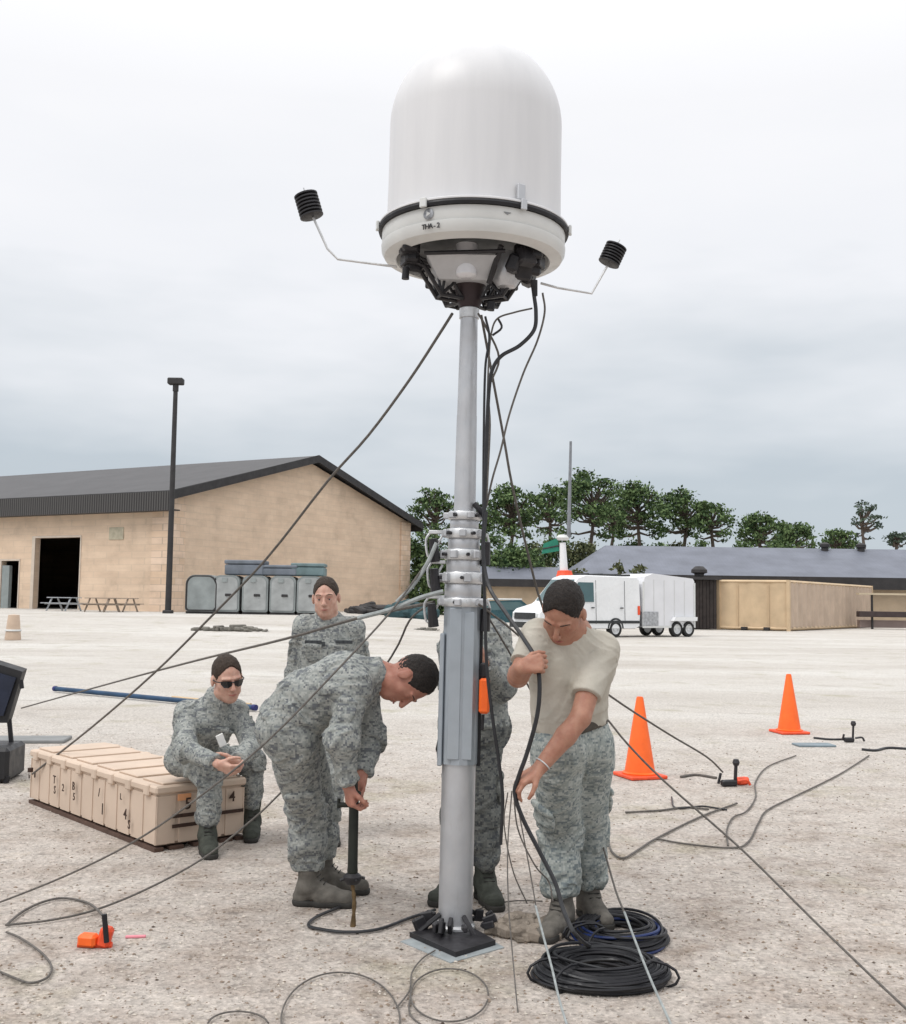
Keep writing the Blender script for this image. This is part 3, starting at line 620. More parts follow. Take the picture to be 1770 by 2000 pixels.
# marker mast with whip antenna and green panel
YM = 53.0; mq = P(1102, 1150, YM); mm = empty('marker_mast', (mq.x, YM, 0), 'white column with orange red base, green panel and tall whip antenna rising behind the van', 'antenna mast')
def ML(px, py): v = P(px, py, YM); return Vector((v.x, YM, v.z))
MB().tube([Vector((mq.x, YM, 0)), ML(1103, 1128)], .14, 8).build('post', M['trimdark'], mm)
MB().lathe([(.0, 0), (.62, 0), (.64, .12), (.42, .30), (.34, .62), (0, .66)], 18, Matrix.Translation(ML(1103, 1140))).build('orange_base', M['orangered'], mm)
MB().tube([ML(1102, 1124), ML(1099, 1060)], [.21, .15], 14).build('white_column', M['white'], mm)
MB().lathe([(0, 0), (.26, .02), (.32, .14), (.2, .28), (0, .3)], 14, Matrix.Translation(ML(1099, 1056))).build('cap', M['offwhite'], mm)
MB().tube([ML(1111, 1050), ML(1115, 862)], [.10, .06], 8).build('whip_antenna', worn('grey_whip', (.20, .21, .23), .6, .1, .2, 3), mm)
MB().tube([ML(1099, 1046), ML(1111, 1050)], .05, 6).build('antenna_bracket', M['trimdark'], mm)
a, b, c, d = ML(1058, 1082), ML(1092, 1076), ML(1090, 1050), ML(1062, 1062); mb = MB(); mb.prism([a, b, c, d], (0, .06, 0)); mb.build('green_panel', worn('green_panel', (.02, .20, .13), .5, 0, .2, 2), mm)
MB().tube([ML(1060, 1072), ML(1101, 1064)], .04, 6).build('panel_arm', M['trimdark'], mm)

# ================================================================== TREES
M['leafA'] = None
def leafmat(name, lo, hi):
    t = MT(name, .8, 0, .1); gi = t.n.new('ShaderNodeNewGeometry'); t.col(t.ramp(gi.outputs['Random Per Island'], [(0, lo), (.5, tuple((a + b) / 2 for a, b in zip(lo, hi))), (1, hi)])); t.b.inputs['Transmission Weight'].default_value = 0; return t.m
M['leafA'] = leafmat('pine_needles', (.03, .06, .028), (.17, .24, .10)); M['leafB'] = leafmat('broad_leaves', (.045, .06, .03), (.18, .19, .10)); M['leafC'] = leafmat('greyish_needles', (.04, .062, .045), (.115, .15, .11))
M['bark'] = worn('grey_brown_bark', (.11, .085, .068), .9, 0, .3, 3, .4)
def leaf_cloud(clumps, per, size, rs):
    V = []; 
    for (c, r) in clumps:
        n = max(20, int(per * r[0] * r[1])); d = rs.randn(n, 3); d /= np.linalg.norm(d, axis=1)[:, None]; rad = rs.rand(n) ** .45
        p = d * rad[:, None] * np.array(r)[None] * (1 + .42 * np.abs(rs.randn(n, 1)) * (rs.rand(n, 1) < .55)) + np.array(c)[None]
        a = rs.randn(n, 3); a /= np.linalg.norm(a, axis=1)[:, None]; b = np.cross(a, rs.randn(n, 3)); b /= np.linalg.norm(b, axis=1)[:, None] + 1e-9
        s = size * (.5 + rs.rand(n, 1))
        V.append(np.stack([p - a * s, p + b * s * .55, p + a * s, p - b * s * .55], 1))
    V = np.concatenate(V).reshape(-1, 3); F = np.arange(len(V)).reshape(-1, 4); return V, F
def tree(px, ptop, wpx, pbot, Y, label, kind='pine', mat='leafA', seed=0, dens=1.0, group='pine trees beyond the buildings', name='pine_tree'):
    rs = np.random.RandomState(seed); s = FPX / Y; top = P(px, ptop, Y); bot = P(px, pbot, Y); w = wpx / s; h = top.z - bot.z; b = Vector((top.x, Y, 0))
    root = empty(name, b, label, 'tree' if kind != 'bush' else 'shrub', group); cl = []; lim = MB()
    hub = Vector((top.x + rs.randn() * .3, Y, bot.z + h * .1))
    if kind == 'bush':
        nC = 22
        for k in range(nC):
            a = rs.rand() * 6.28; r = rs.rand() ** .5 * w * .55; z = rs.rand() * (top.z * .82) + .4; f = math.sqrt(max(.1, 1 - (z / top.z) ** 2 * .7))
            cl.append(((top.x + math.cos(a) * r * f, Y + math.sin(a) * r * f * .6, z), (w * .2, w * .2, w * .15 + .25)))
        cl.append(((top.x, Y, top.z - w * .15), (w * .22, w * .22, w * .16)))
        for k in range(3): lim.tube([b + Vector((rs.randn() * .3, 0, 0)), Vector(cl[k][0])], [.12, .05], 6)
    else:
        nC = int(22 + w * 2.6)
        lim.tube(spline([b, b + Vector((rs.randn() * .3, 0, hub.z * .5)), hub, hub + Vector((rs.randn() * .4, 0, h * .6))], 4), [.34 - .27 * i / 12 for i in range(13)], 8)
        for k in range(nC):
            u = (k + .5) / nC; z = bot.z + h * (.04 + .86 * (u ** .62)) + h * .06 * rs.randn(); zz = (z - bot.z) / h
            reach = w * .46 * (math.sin(math.pi * min(1, .26 + zz * .64)) ** .7) * (.25 + .75 * rs.rand() ** .5)
            a = k * 2.4 + rs.rand(); rr = w * (.060 + .085 * rs.rand()); c = Vector((top.x + math.cos(a) * reach, Y + math.sin(a) * reach * .8, z))
            cl.append((tuple(c), (rr * 1.25, rr * 1.1, rr * (.5 + .2 * rs.rand()))))
            o = hub + Vector((0, 0, (z - hub.z) * .55)); mid = (o + c) / 2 + Vector((0, 0, -.25)); lim.tube([o, mid, c], [.13, .09, .04], 5)
        cl.append(((top.x + w * .08 * rs.randn(), Y, top.z - w * .075), (w * .15, w * .15, w * .08)))
    V, F = leaf_cloud(cl, (150 if kind != 'bush' else 330) * dens, .17 if kind != 'bush' else .16, rs)
    link('crown', npmesh('crown', V, F, False), M[mat], root)
    lim.build('trunk', M['bark'], root)
    return root
TR = [(848, 958, 80, 1045, 105, 'first pine left of the mast, above the warehouse roof end'), (925, 985, 70, 1060, 116, 'pine mostly hidden behind the mast tube'), (1003, 950, 104, 1042, 112, 'broad pine just right of the mast cables'),
      (1072, 948, 74, 1035, 118, 'pine between the mast cables and the whip antenna'), (1150, 922, 112, 1035, 106, 'tallest broad pine, beside the whip antenna'), (1246, 943, 108, 1036, 110, 'big pine right of the tallest one'),
      (1197, 968, 70, 1046, 121, 'deeper pine seen between the two biggest pines'), (1332, 960, 84, 1040, 114, 'spreading pine over the left half of the slate roof'), (1388, 978, 76, 1045, 111, 'lower pine at the right end of the tall pine group'), (1486, 1004, 84, 1064, 118, 'small round pine standing alone over the slate roof'),
      (1550, 1022, 74, 1068, 121, 'low dome shaped pine over the roof between two gaps'), (1640, 1034, 62, 1072, 125, 'small dark green pine over the roof near the first vent')]
for i, (a, b, c, d, Y, lab) in enumerate(TR): tree(a, b, c * 1.24, d + 12, Y, lab, seed=20 + i)
tree(1692, 978, 60, 1052, 128, 'sparse greyish pine with thin crown near the right edge', mat='leafC', seed=50, dens=.45)
tree(1752, 1040, 48, 1068, 128, 'low greyish pine at the right edge of the picture', mat='leafC', seed=51, dens=.7)
BS = [(835, 1035, 90, 1190, 92, 'leafA', 'dark leafy bush filling the gap between warehouse and mast'), (893, 1050, 80, 1190, 96, 'leafA', 'dark bush directly behind the mast collars'), (968, 1040, 90, 1190, 98, 'leafA', 'leafy bush right of the mast collars'),
      (1040, 1060, 90, 1190, 96, 'leafB', 'olive bush behind the green panel'), (1142, 1058, 96, 1190, 102, 'leafB', 'brownish olive bush right of the marker column'), (1205, 1066, 70, 1190, 104, 'leafA', 'dark bush behind the left end of the slate roof'),
      (1290, 1060, 60, 1100, 106, 'leafA', 'dark bush under the pines behind the slate roof ridge'), (1370, 1056, 70, 1100, 106, 'leafA', 'green bush at the foot of the right hand tall pines'), (1450, 1056, 70, 1100, 107, 'leafA', 'low bush between the tall pines and the lone round pine'),
      (1520, 1054, 90, 1100, 108, 'leafA', 'low bush linking the two small round pines'), (1005, 1075, 120, 1190, 90, 'leafA', 'dark bush low behind the parked car roof'), (1085, 1050, 90, 1190, 104, 'leafA', 'dark bush directly behind the marker column'), (1240, 1056, 80, 1100, 112, 'leafA', 'dense bush among the trunks of the big pines'), (1325, 1058, 60, 1100, 113, 'leafB', 'olive bush among the trunks behind the slate roof'), (862, 1085, 110, 1190, 88, 'leafA', 'low dark bush at the foot of the trees left of the mast')]
for i, (a, b, c, d, Y, m, lab) in enumerate(BS): tree(a, b, c, d, Y, lab, 'bush', m, 70 + i, 1.0, 'bushes under the pines', 'bush')
for i, (px, py) in enumerate(((1132, 1114), (1205, 1102), (1252, 1104))):
    tree(px, py, 34, 1180, 78, ['small bush poking above the van roof beside the marker', 'small shrub in front of the slate roof left of centre', 'yellowish shrub in front of the slate roof above the trailer'][i], 'bush', 'leafB', 90 + i, 1.5, 'shrubs before the slate roof', 'bush')

# pale drum at the far left
q = GG(25, 1250); dr = empty('barrel', q, 'pale tan drum standing on the lot at the left edge', 'barrel'); m = worn('faded_tan_plastic', (.55, .42, .32), .7, 0, .1, 3)
MB().lathe([(0, 0), (.24, 0), (.25, .05), (.22, .3), (.2, .55), (.17, .8), (0, .82)], 18, Matrix.Translation(q)).build('body', m, dr)
MB().lathe([(.245, .28), (.26, .3), (.245, .34), (.20, .34)], 18, Matrix.Translation(q)).build('band', M['offwhite'], dr)
# ================================================================== RADOME MAST
YMs = 5.3
MB0 = P(889, 1808, YMs); MB0.z = 0.0; MT0 = P(917, 600, YMs)
wv = (MT0 - MB0).normalized(); xv = (Vector((1, 0, 0)) - wv * wv.x).normalized(); yv = wv.cross(xv)
MM = Matrix((xv, yv, wv)).transposed().to_4x4(); MM.translation = MB0
M3m = MM.to_3x3()
def h(py, dy=0):   # distance along the mast shown at picture row py (dy = offset towards the camera in m)
    lo, hi = -0.5, 6
    for _ in range(40):
        m = (lo + hi) / 2; q = MB0 + wv * m - yv * dy; v = q - CAM; r = v.dot(up) / v.dot(fw) * FPX
        if CY - r > py: lo = m
        else: hi = m
    return m
def ML3(x, y, z): return MM @ Vector((x, y, z))
mast = empty('radome_mast', MB0, 'white satellite radome on a tall telescoping aluminium mast in the middle of the lot', 'antenna mast')
def lat(name, prof, mat, par=None, n=40, at=None, mi=0):
    T = MM if at is None else MM @ Matrix.Translation(at); return MB().lathe(prof, n, T).build(name, mat, par or mast)
H = {y: h(y) for y in (1812, 1490, 1185, 1000, 820, 600)}
lat('lower_tube', [(.001, .0), (.080, .0), (.080, H[1490]), (.078, H[1185] + .02), (.001, H[1185] + .02)], M['alu'])
lat('base_collar', [(.081, .0), (.094, .005), (.094, .035), (.086, .045), (.081, .045)], M['alul'])
# extruded sleeve with flat front
sl = []
for k in range(28):
    a = 2 * math.pi * k / 28; r = .090 if (k % 2) else .087
    sl.append((r * math.cos(a), r * math.sin(a)))
mb = MB(); z0, z1 = H[1490], H[1185]
mb.prism([ML3(x, y, z0) for x, y in sl], wv * (z1 - z0)); mb.build('sleeve', M['sleeve'], mast)
mb = MB(); mb.box(ML3(-.030, -.084, (z0 + z1) / 2 + .01), (.060, .018, z1 - z0 - .03), M3m, 0, .006); mb.box(ML3(.034, -.080, (z0 + z1) / 2), (.05, .016, z1 - z0 - .05), M3m, 0, .004); mb.build('cover_plate', M['sleeve'], mast)
mb = MB(); mb.box(ML3(-.092, -.03, z0 + .30), (.022, .05, .62), M3m, 0, .004); mb.build('side_rail', M['sleeve'], mast)
mb = MB(); mb.box(ML3(.093, -.01, z0 + .36), (.016, .03, .74), M3m, 0, .003); mb.build('cable_guide', M['black'], mast)
# collars
seg = [(1185, 1168, .101), (1168, 1140, .088), (1140, 1118, .098), (1118, 1094, .082), (1094, 1074, .094), (1074, 1052, .077), (1052, 1034, .088), (1034, 1016, .069), (1016, 1000, .080)]
for i, (a, b, r) in enumerate(seg):
    za, zb_ = h(a), h(b); nm = 'clamp_ring' if i % 2 == 0 else 'tube_section'
    lat(nm, [(.04, za), (r - .004, za), (r, za + .006), (r, zb_ - .006), (r - .004, zb_), (.04, zb_)], M['alul'] if i % 2 == 0 else M['alu'])
    if i % 2 == 0:
        mb = MB()
        for k in range(6):
            a2 = k * math.pi / 3 + .3 + i * .2; mb.box(ML3(math.cos(a2) * (r + .006), math.sin(a2) * (r + .006), (za + zb_) / 2), (.034, .034, (zb_ - za) * .8), M3m @ Matrix.Rotation(a2, 3, 'Z'), 0, .005)
        mb.build('clamp_lugs', M['alu'], mast)
        mb = MB()
        for k in range(5):
            a2 = k * 1.2566 - 1.9 + i * .13; q = (za + zb_) / 2; mb.tube([ML3(math.cos(a2) * (r), math.sin(a2) * r, q), ML3(math.cos(a2) * (r + .022), math.sin(a2) * (r + .022), q)], .009, 6, smooth=False)
        mb.build('bolts', M['blackmetal'], mast)
lat('middle_tube', [(.02, H[1000] - .03), (.053, H[1000] - .03), (.049, h(812)), (.02, h(812))], M['alu'], n=32)
lat('upper_tube', [(.02, h(812)), (.0475, h(812)), (.0415, H[600] + .02), (.02, H[600] + .02)], M['alu'], n=32)
lat('tube_joint', [(.03, h(622)), (.049, h(622)), (.049, h(604)), (.03, h(604))], M['alul'], n=32)
# guy brackets: open arms with eyelets on the left and right of the collars
for (py, sg, ln) in ((1046, -1, .085), (1104, -1, .075), (1172, -1, .085), (1050, 1, .03), (1178, 1, .04)):
    z = h(py); r0 = .085; mb = MB()
    mb.box(ML3(sg * (r0 + ln / 2), -.02, z + .012), (ln, .016, .018), M3m, 0, .003)
    mb.tube(spline([ML3(sg * (r0 + ln * .9), -.02, z + .012), ML3(sg * (r0 + ln * 1.15), -.02, z - .03), ML3(sg * (r0 + ln * .95), -.02, z - .11), ML3(sg * (r0 + ln * .4), -.02, z - .03), ML3(sg * (r0 + ln * .2), -.02, z)], 5), .0065, 6)
    mb.build('guy_bracket', M['alul'], mast)
    MB().tube([ML3(sg * (r0 + ln * .75), -.03, z - .02), ML3(sg * (r0 + ln * .6), -.02, z - .13)], [.02, .026], 8).build('ratchet', M['blackmetal'], mast)
mb = MB(); mb.tube(spline([ML3(.045, -.04, h(985)), ML3(.075, -.05, h(998)), ML3(.095, -.05, h(1010))], 4), .014, 8); mb.build('cable_clip', M['black'], mast)
# orange strap and its dark buckle on the right of the sleeve
mb = MB(); mb.box(ML3(.112, -.06, h(1358, .06)), (.05, .05, .165), M3m, 0, .016); mb.build('orange_grip', M['orange'], mast)
mb = MB(); mb.box(ML3(.108, -.055, h(1308, .06)), (.032, .036, .07), M3m, 0, .008); mb.tube([ML3(.108, -.06, h(1395, .06)), ML3(.106, -.055, h(1425, .06))], .008, 6); mb.build('grip_bracket', M['blackmetal'], mast)
# base plate with struts
base = MB(); 
ptsb = [G(800, 1832), G(890, 1872), G(968, 1848), G(905, 1812)]
c0 = sum(ptsb, Vector()) / 4
ptsb = [Vector((p.x, p.y, .004)) for p in ptsb]; base.prism(ptsb, (0, 0, .022)); base.build('base_plate', M['blackmetal'], mast)
mb = MB(); rs = np.random.RandomState(3)
for k in range(26):
    a = rs.rand() * 6.28; r = .085 + .085 * rs.rand(); q = Vector((MB0.x + math.cos(a) * r * 1.15, MB0.y - .01 + math.sin(a) * r, .04 + .03 * rs.rand())); mb.box(q, (.03 + .04 * rs.rand(), .02, .02 + .05 * rs.rand()), Matrix.Rotation(a, 3, 'Z') @ Matrix.Rotation(rs.rand() - .5, 3, 'Y'), 0, .004)
mb.build('base_clamps', M['blackmetal'], mast)
for k in range(4):
    a = k * math.pi / 2 + .5; q0 = Vector((MB0.x + math.cos(a) * .08, MB0.y + math.sin(a) * .08, .09)); q1 = Vector((MB0.x + math.cos(a) * .19, MB0.y + math.sin(a) * .15, .02)); MB().tube([q0, q1], .012, 6).build('base_strut', M['blackmetal'], mast)

# ---- radome
def zc_at(py, dy): return h(py, dy)
RC = .455
XO = .012                                                    # radome axis sits a touch right of the mast axis
zr_ = zc_at(384, RC + .012)                                   # ring height (its near edge shows at row 384)
zs = h(252)                                                   # centre of the dome's hemisphere
Rd = .425
rad = MB(); prof = [(Rd + .004, zr_ + .01), (Rd + .002, zr_ + .05), (Rd, zs * .5 + zr_ * .5), (Rd, zs)]
for k in range(1, 17): a = math.pi / 2 * k / 16; prof.append((max(.0005, Rd * math.cos(a)), zs + Rd * .985 * math.sin(a)))
T = MM @ Matrix.Translation((XO, 0, 0))
t = MT('radome_white', .38, 0, .45); sp = t.n.new('ShaderNodeSeparateXYZ'); t.l.new(t.co, sp.inputs[0])
t.col(t.ramp(t.noise(1.6, 5, .6, t.map((6, 6, .5))), [(.3, (.61, .612, .625)), (.7, (.67, .67, .68))])); t.bump(t.noise(2, 3), .05, .01); M['radome'] = t.m
rd = MB().lathe(prof, 96, T).build('radome', M['radome'], mast)
MB().lathe([(Rd + .003, zr_ + .012), (RC + .004, zr_ + .012), (RC + .012, zr_ + .006), (RC + .012, zr_ - .001), (RC, zr_ - .004)], 96, T).build('flange', M['radome'], rd)
MB().lathe([(RC - .02, zr_ - .026), (RC + .010, zr_ - .026), (RC + .014, zr_ - .014), (RC + .010, zr_ - .003), (RC - .02, zr_ - .003)], 96, T).build('gasket', M['black'], rd)
zl = h(424, RC); zo = h(466, .37); zb2 = zo + .10
pan = [(RC - .02, zr_ - .028), (RC - .005, zr_ - .028), (RC - .006, zl + .012), (RC - .012, zl), (RC - .003, zl - .004), (RC - .006, zl * .55 + zo * .45), (RC - .020, zl * .22 + zo * .78), (.395, zo + .006), (.378, zo), (.372, zo + .006), (.36, zo + .10), (.001, zo + .105)]
po = MB().lathe(pan, 96, T).build('base_pan', M['offwhite'], mast)
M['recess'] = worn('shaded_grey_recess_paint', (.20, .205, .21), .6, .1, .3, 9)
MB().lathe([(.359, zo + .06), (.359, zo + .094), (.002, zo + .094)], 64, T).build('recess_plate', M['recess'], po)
# latches on the rim
for a in (-62, -120, -170, -10, 60, 120):
    ar = R(a); q = Vector((math.cos(ar), math.sin(ar), 0)); rm = M3m @ Matrix.Rotation(ar, 3, 'Z')
    if a == -62:
        mb = MB(); mb.box(T @ (q * (Rd + .018) + Vector((0, 0, zr_ + .055))), (.02, .042, .075), rm, 0, .005); mb.box(T @ (q * (RC + .018) + Vector((0, 0, zr_ - .012))), (.012, .03, .05), rm, 0, .004); mb.build('latch', M['alu'], rd)
    else: MB().box(T @ (q * (RC + .02) + Vector((0, 0, zr_ - .012))), (.014, .035, .045), rm, 0, .004).build('latch', M['offwhite'], rd)
def onpan(ang, z, r=RC - .004, tilt=0):
    a = R(ang); n = Vector((math.cos(a), math.sin(a), 0)); tx = Vector((-math.sin(a), math.cos(a), 0)); up_ = Vector((0, 0, 1))
    Q = Matrix((tx, up_, n)).transposed().to_4x4(); Q.translation = n * r + Vector((0, 0, z)); return T @ Q
# emblem disc and short dark lettering, left of centre; pale tick-mark below the latch
e_ = onpan(-118, (zr_ + zl) / 2 - .016); emb = MB().lathe([(0, .006), (.020, .006), (.026, .003), (.026, 0)], 24, e_); emb.build('emblem', worn('grey_emblem', (.28, .29, .31), .5, .3, .4, 60), po)
MB().lathe([(.014, .0065), (.014, .008), (0, .008)], 3, e_).build('emblem_mark', M['offwhite'], po)
def text(name, body, size, Mx, mat, par, ext=.001, loc=None):
    cu = bpy.data.curves.new(name, 'FONT'); cu.body = body; cu.size = size; cu.extrude = ext; cu.align_x = 'CENTER'; cu.align_y = 'CENTER'; cu.resolution_u = 2; cu.offset = size * .012
    o = bpy.data.objects.new('tmp', cu); dg = bpy.context.evaluated_depsgraph_get(); me = bpy.data.meshes.new_from_object(o); me.transform(Mx); me.materials.clear(); bpy.data.objects.remove(o)
    me.name = name; return link(name, me, mat, par, loc)
for i, ch in enumerate('THA-2'):
    text('lettering', ch, .034, onpan(-121 + i * 2.4, zl - .030, RC - .001), M['black'], po)
MB().prism([onpan(-71 + k * 1.2, (zr_ + zl) / 2 - .02 + (.012 if abs(k) == 2 else 0)).translation for k in (-2, 0, 2)], onpan(-71, 0).to_3x3() @ Vector((0, 0, .002))).build('alignment_mark', M['recess'], po)
# underside: trapezoid housing, round housing, equipment boxes
hub_t = h(545); hub_b = h(600)
mb = MB(); tw, bw = .175, .115; zt, zbm = h(497, .24), h(546, .12)
Vt = [(-tw, -.24, zt), (tw * .95, -.24, zt), (tw * .95, .2, zt), (-tw, .2, zt), (-bw, -.12, zbm), (bw, -.12, zbm), (bw, .12, zbm), (-bw, .12, zbm)]
mb.add([ML3(v[0] - .035, v[1], v[2]) for v in Vt], [(0, 1, 2, 3), (7, 6, 5, 4), (0, 4, 5, 1), (1, 5, 6, 2), (2, 6, 7, 3), (3, 7, 4, 0)]); mb.build('electronics_housing', worn('pale_grey_housing', (.52, .53, .55), .45, .2, .15, 5), mast)
mb = MB(); mb.lathe([(0, 0), (.03, .0), (.05, .012), (.052, .16), (0, .16)], 20, MM @ Matrix.Translation((-.02, -.15, zbm + .0))); mb.build('feed_cap', worn('white_cap', (.75, .76, .80), .3, 0, .05, 5), mast)
mb = MB(); mb.lathe([(0, -.075), (.045, -.065), (.068, -.03), (.072, .03), (.06, .10), (.0, .10)], 22, MM @ Matrix.Translation((.175, -.10, (zt + zbm) / 2 - .005))); mb.build('round_housing', M['alu'], mast)
mb = MB(); mb.tube([ML3(.14, -.26, zt + .04), ML3(.09, -.14, zbm - .02)], .015, 6); mb.tube([ML3(-.22, -.26, zt - .005), ML3(.16, -.26, zt + .015)], .010, 6); mb.build('front_brace', M['blackmetal'], mast)
rs = np.random.RandomState(9); mb = MB()
for k in range(10):
    mb.box(ML3(.27 + .05 * rs.randn() * .5, -.12 + .08 * rs.randn(), zo + .02 - .09 * rs.rand()), (.06 + .05 * rs.rand(), .06, .05 + .05 * rs.rand()), M3m @ Matrix.Rotation(rs.rand() * 2, 3, 'Z') @ Matrix.Rotation(rs.randn() * .3, 3, 'X'), 0, .012)
mb.build('connector_box', M['blackmetal'], mast)
mb = MB()
for k in range(8):
    mb.box(ML3(-.27 - .03 * rs.rand(), -.10 + .08 * rs.randn(), zo + .02 - .07 * rs.rand()), (.05 + .05 * rs.rand(), .06, .04 + .04 * rs.rand()), M3m @ Matrix.Rotation(rs.rand() * 2, 3, 'Z'), 0, .01)
mb.build('connector_box', M['blackmetal'], mast)
mb = MB()
for k in range(9):
    a = math.pi * (.08 + .84 * k / 8) + math.pi; mb.box(T @ Vector((math.cos(a) * .335, math.sin(a) * .335, zb2 - .05)), (.03, .03, .05), M3m @ Matrix.Rotation(a, 3, 'Z'), 0, .005)
mb.build('rim_bolts', M['recess'], po)
# hub
mb = MB(); mb.lathe([(.0, hub_t + .035), (.085, hub_t + .03), (.092, hub_t + .01), (.088, hub_t - .03), (.072, hub_t - .05), (.066, hub_b + .04), (.05, hub_b - .005), (.0, hub_b - .005)], 24, MM); mb.build('hub', worn('dark_brown_hub', (.032, .02, .022), .5, .2, .3, 9), mast)
mb = MB()
for k in range(8):
    a = k * math.pi / 4; mb.box(ML3(math.cos(a) * .085, math.sin(a) * .085, hub_t + .02), (.03, .03, .05), M3m @ Matrix.Rotation(a, 3, 'Z'), 0, .004)
mb.build('hub_lugs', M['blackmetal'], mast)
# lattice arms: top chord to the pan, bottom chord, crossed braces
for a in (-160, -22, 55, 125):
    ar = R(a); dr = Vector((math.cos(ar), math.sin(ar), 0)); sd = Vector((-math.sin(ar), math.cos(ar), 0)); mb = MB()
    for w in (-.035, .035):
        def q(r, z): return T @ (dr * r + sd * w + Vector((0, 0, z)))
        z_t = hub_t + .0; z_o = zo - .005
        top = [(.07, z_t), (.20, z_t + (z_o - z_t) * .42), (.33, z_o)]
        bot = [(.06, hub_b + .03), (.17, hub_b + .035), (.26, z_t + .02), (.335, z_o - .03)]
        mb.tube([q(*p) for p in top], .0095, 6); mb.tube([q(*p) for p in bot], .0105, 6)
        for (p1, p2) in (((.07, z_t), (.17, hub_b + .035)), ((.06, hub_b + .03), (.15, z_t + .02)), ((.15, z_t + .02), (.17, hub_b + .035)), ((.15, z_t + .03), (.25, z_t + .02)), ((.2, z_t + (z_o - z_t) * .42), (.17, hub_b + .035)), ((.2, z_t + (z_o - z_t) * .42), (.26, z_t + .02)), ((.26, z_t + .02), (.30, z_t + (z_o - z_t) * .8))): mb.tube([q(*p1), q(*p2)], .0075, 5)
    for (r, z) in ((.17, hub_b + .035), (.26, z_t + .02), (.33, z_o)): mb.tube([T @ (dr * r - sd * .04 + Vector((0, 0, z))), T @ (dr * r + sd * .04 + Vector((0, 0, z)))], .0075, 5)
    mb.box(T @ (dr * .33 + Vector((0, 0, z_o - .02))), (.06, .09, .06), M3m @ Matrix.Rotation(ar, 3, 'Z'), 0, .006)
    mb.build('lattice_arm', M['blackmetal'], mast)
MB().tube([P(793, 522, 5.15), P(792, 545, 5.15)], [.016, .019], 10).build('hanging_plug', M['black'], mast)
MB().tube([P(1043, 548, 5.12), P(1045, 578, 5.12)], [.018, .013], 10).build('cable_plug', M['black'], mast)
MB().tube(spline([P(973, 622, 5.2), P(980, 640, 5.2), P(962, 655, 5.2)], 4), .006, 6).build('hanging_hook', M['blackmetal'], mast)
MB().tube([P(960, 590, 5.2), P(958, 606, 5.2)], [.02, .02], 10).build('pulley', M['black'], mast)
# sensors on bent arms
for pts, c, ang, sz in (([(775, 521), (660, 506), (640, 486), (612, 425)], (603, 401), -17, (.082, .125)), ([(1056, 553), (1090, 562), (1156, 573), (1186, 520)], (1197, 497), 24, (.075, .105))):
    arm = MB().tube([P(x, y, 5.3) for x, y in pts], .0062, 8).build('sensor_arm', M['alul'], mast)
    cc = P(*c, 5.3); ax = Vector((math.sin(R(ang)), 0, math.cos(R(ang)))); x, y = frame(ax); Q = Matrix((x, y, ax)).transposed().to_4x4(); Q.translation = cc; pf = [(0, -sz[1] / 2)]
    for k in range(7):
        z = -sz[1] / 2 + sz[1] * k / 7; pf += [(sz[0] * .72, z), (sz[0], z + sz[1] * .03), (sz[0], z + sz[1] * .09), (sz[0] * .72, z + sz[1] * .135)]
    pf.append((0, sz[1] / 2)); pf = [(r * .72, z) for r, z in pf]
    MB().lathe(pf, 20, Q).build('sensor', M['blackmetal'], arm)
    MB().tube([cc + ax * sz[1] / 2, cc + ax * (sz[1] / 2 + .03)], .004, 6).build('sensor_pin', M['alul'], arm)

# ================================================================== ROPES AND CABLES
def px3(pts):
    o = []
    for p in pts:
        if p[2] == 'g': q = G(p[0], p[1]); q.z = .012
        else: q = P(p[0], p[1], p[2])
        o.append(q)
    return o
def cable(name, pts, r, mat, label, cat, group=None, step=8, spl=True):
    q = px3(pts); q = spline(q, step) if spl else q
    return tag(MB().tube(q, r, 7).build(name, M[mat], None, q[-1]), label, cat, group)
GR = 'guy ropes of the mast'
cable('guy_rope', [(884, 612, 5.3), (860, 650, 5.3), (800, 742, 5.5), (720, 850, 5.75), (640, 940, 6.0), (520, 1092, 6.5), (405, 1212, 7.0), (300, 1316, 7.45), (180, 1420, 7.9), (63, 1512, 8.22)], .0075, 'rope', 'long guy rope from under the radome down left to the end of the tan crate', 'rope', GR, 4)
cable('guy_rope', [(848, 1176, 5.3), (700, 1207, 6.1), (560, 1247, 7.2), (400, 1286, 8.8), (270, 1320, 10.5), (150, 1353, 12.5), (42, 1383, 14.6)], .009, 'rope', 'thin guy rope running left past the standing man and over the blue tube', 'rope', GR, 4)
cable('guy_rope', [(853, 1072, 5.28), (808, 1135, 5.22), (759, 1200, 5.16), (665, 1302, 5.06), (520, 1450, 5.05), (373, 1569, 5.15), (255, 1648, 5.3), (130, 1710, 5.4), (0, 1762, 5.5), (-40, 1778, 'g')], .0048, 'rope', 'guy rope from the mast bracket across the bending man to the upper left ground line', 'rope', GR, 4)
cable('guy_rope', [(838, 1180, 5.28), (800, 1212, 5.5), (765, 1282, 5.75), (660, 1430, 6.0), (540, 1557, 6.1), (480, 1612, 6.1), (395, 1678, 6.0), (290, 1735, 5.75), (190, 1776, 5.5), (100, 1797, 5.35), (12, 1812, 'g')], .0055, 'rope', 'guy rope passing behind the bending head and along the ground before the crate', 'rope', GR, 4)
cable('guy_rope', [(866, 1155, 5.2), (820, 1168, 5.2), (765, 1190, 5.2), (700, 1207, 5.3)], .011, 'strap', 'short pale strap leading left from the middle mast collar', 'rope', GR, 4)
cable('guy_rope', [(853, 1060, 5.24), (835, 1100, 5.24), (808, 1142, 5.24), (775, 1176, 5.24)], .010, 'strap', 'short pale strap hanging from the upper left bracket', 'rope', GR, 4)
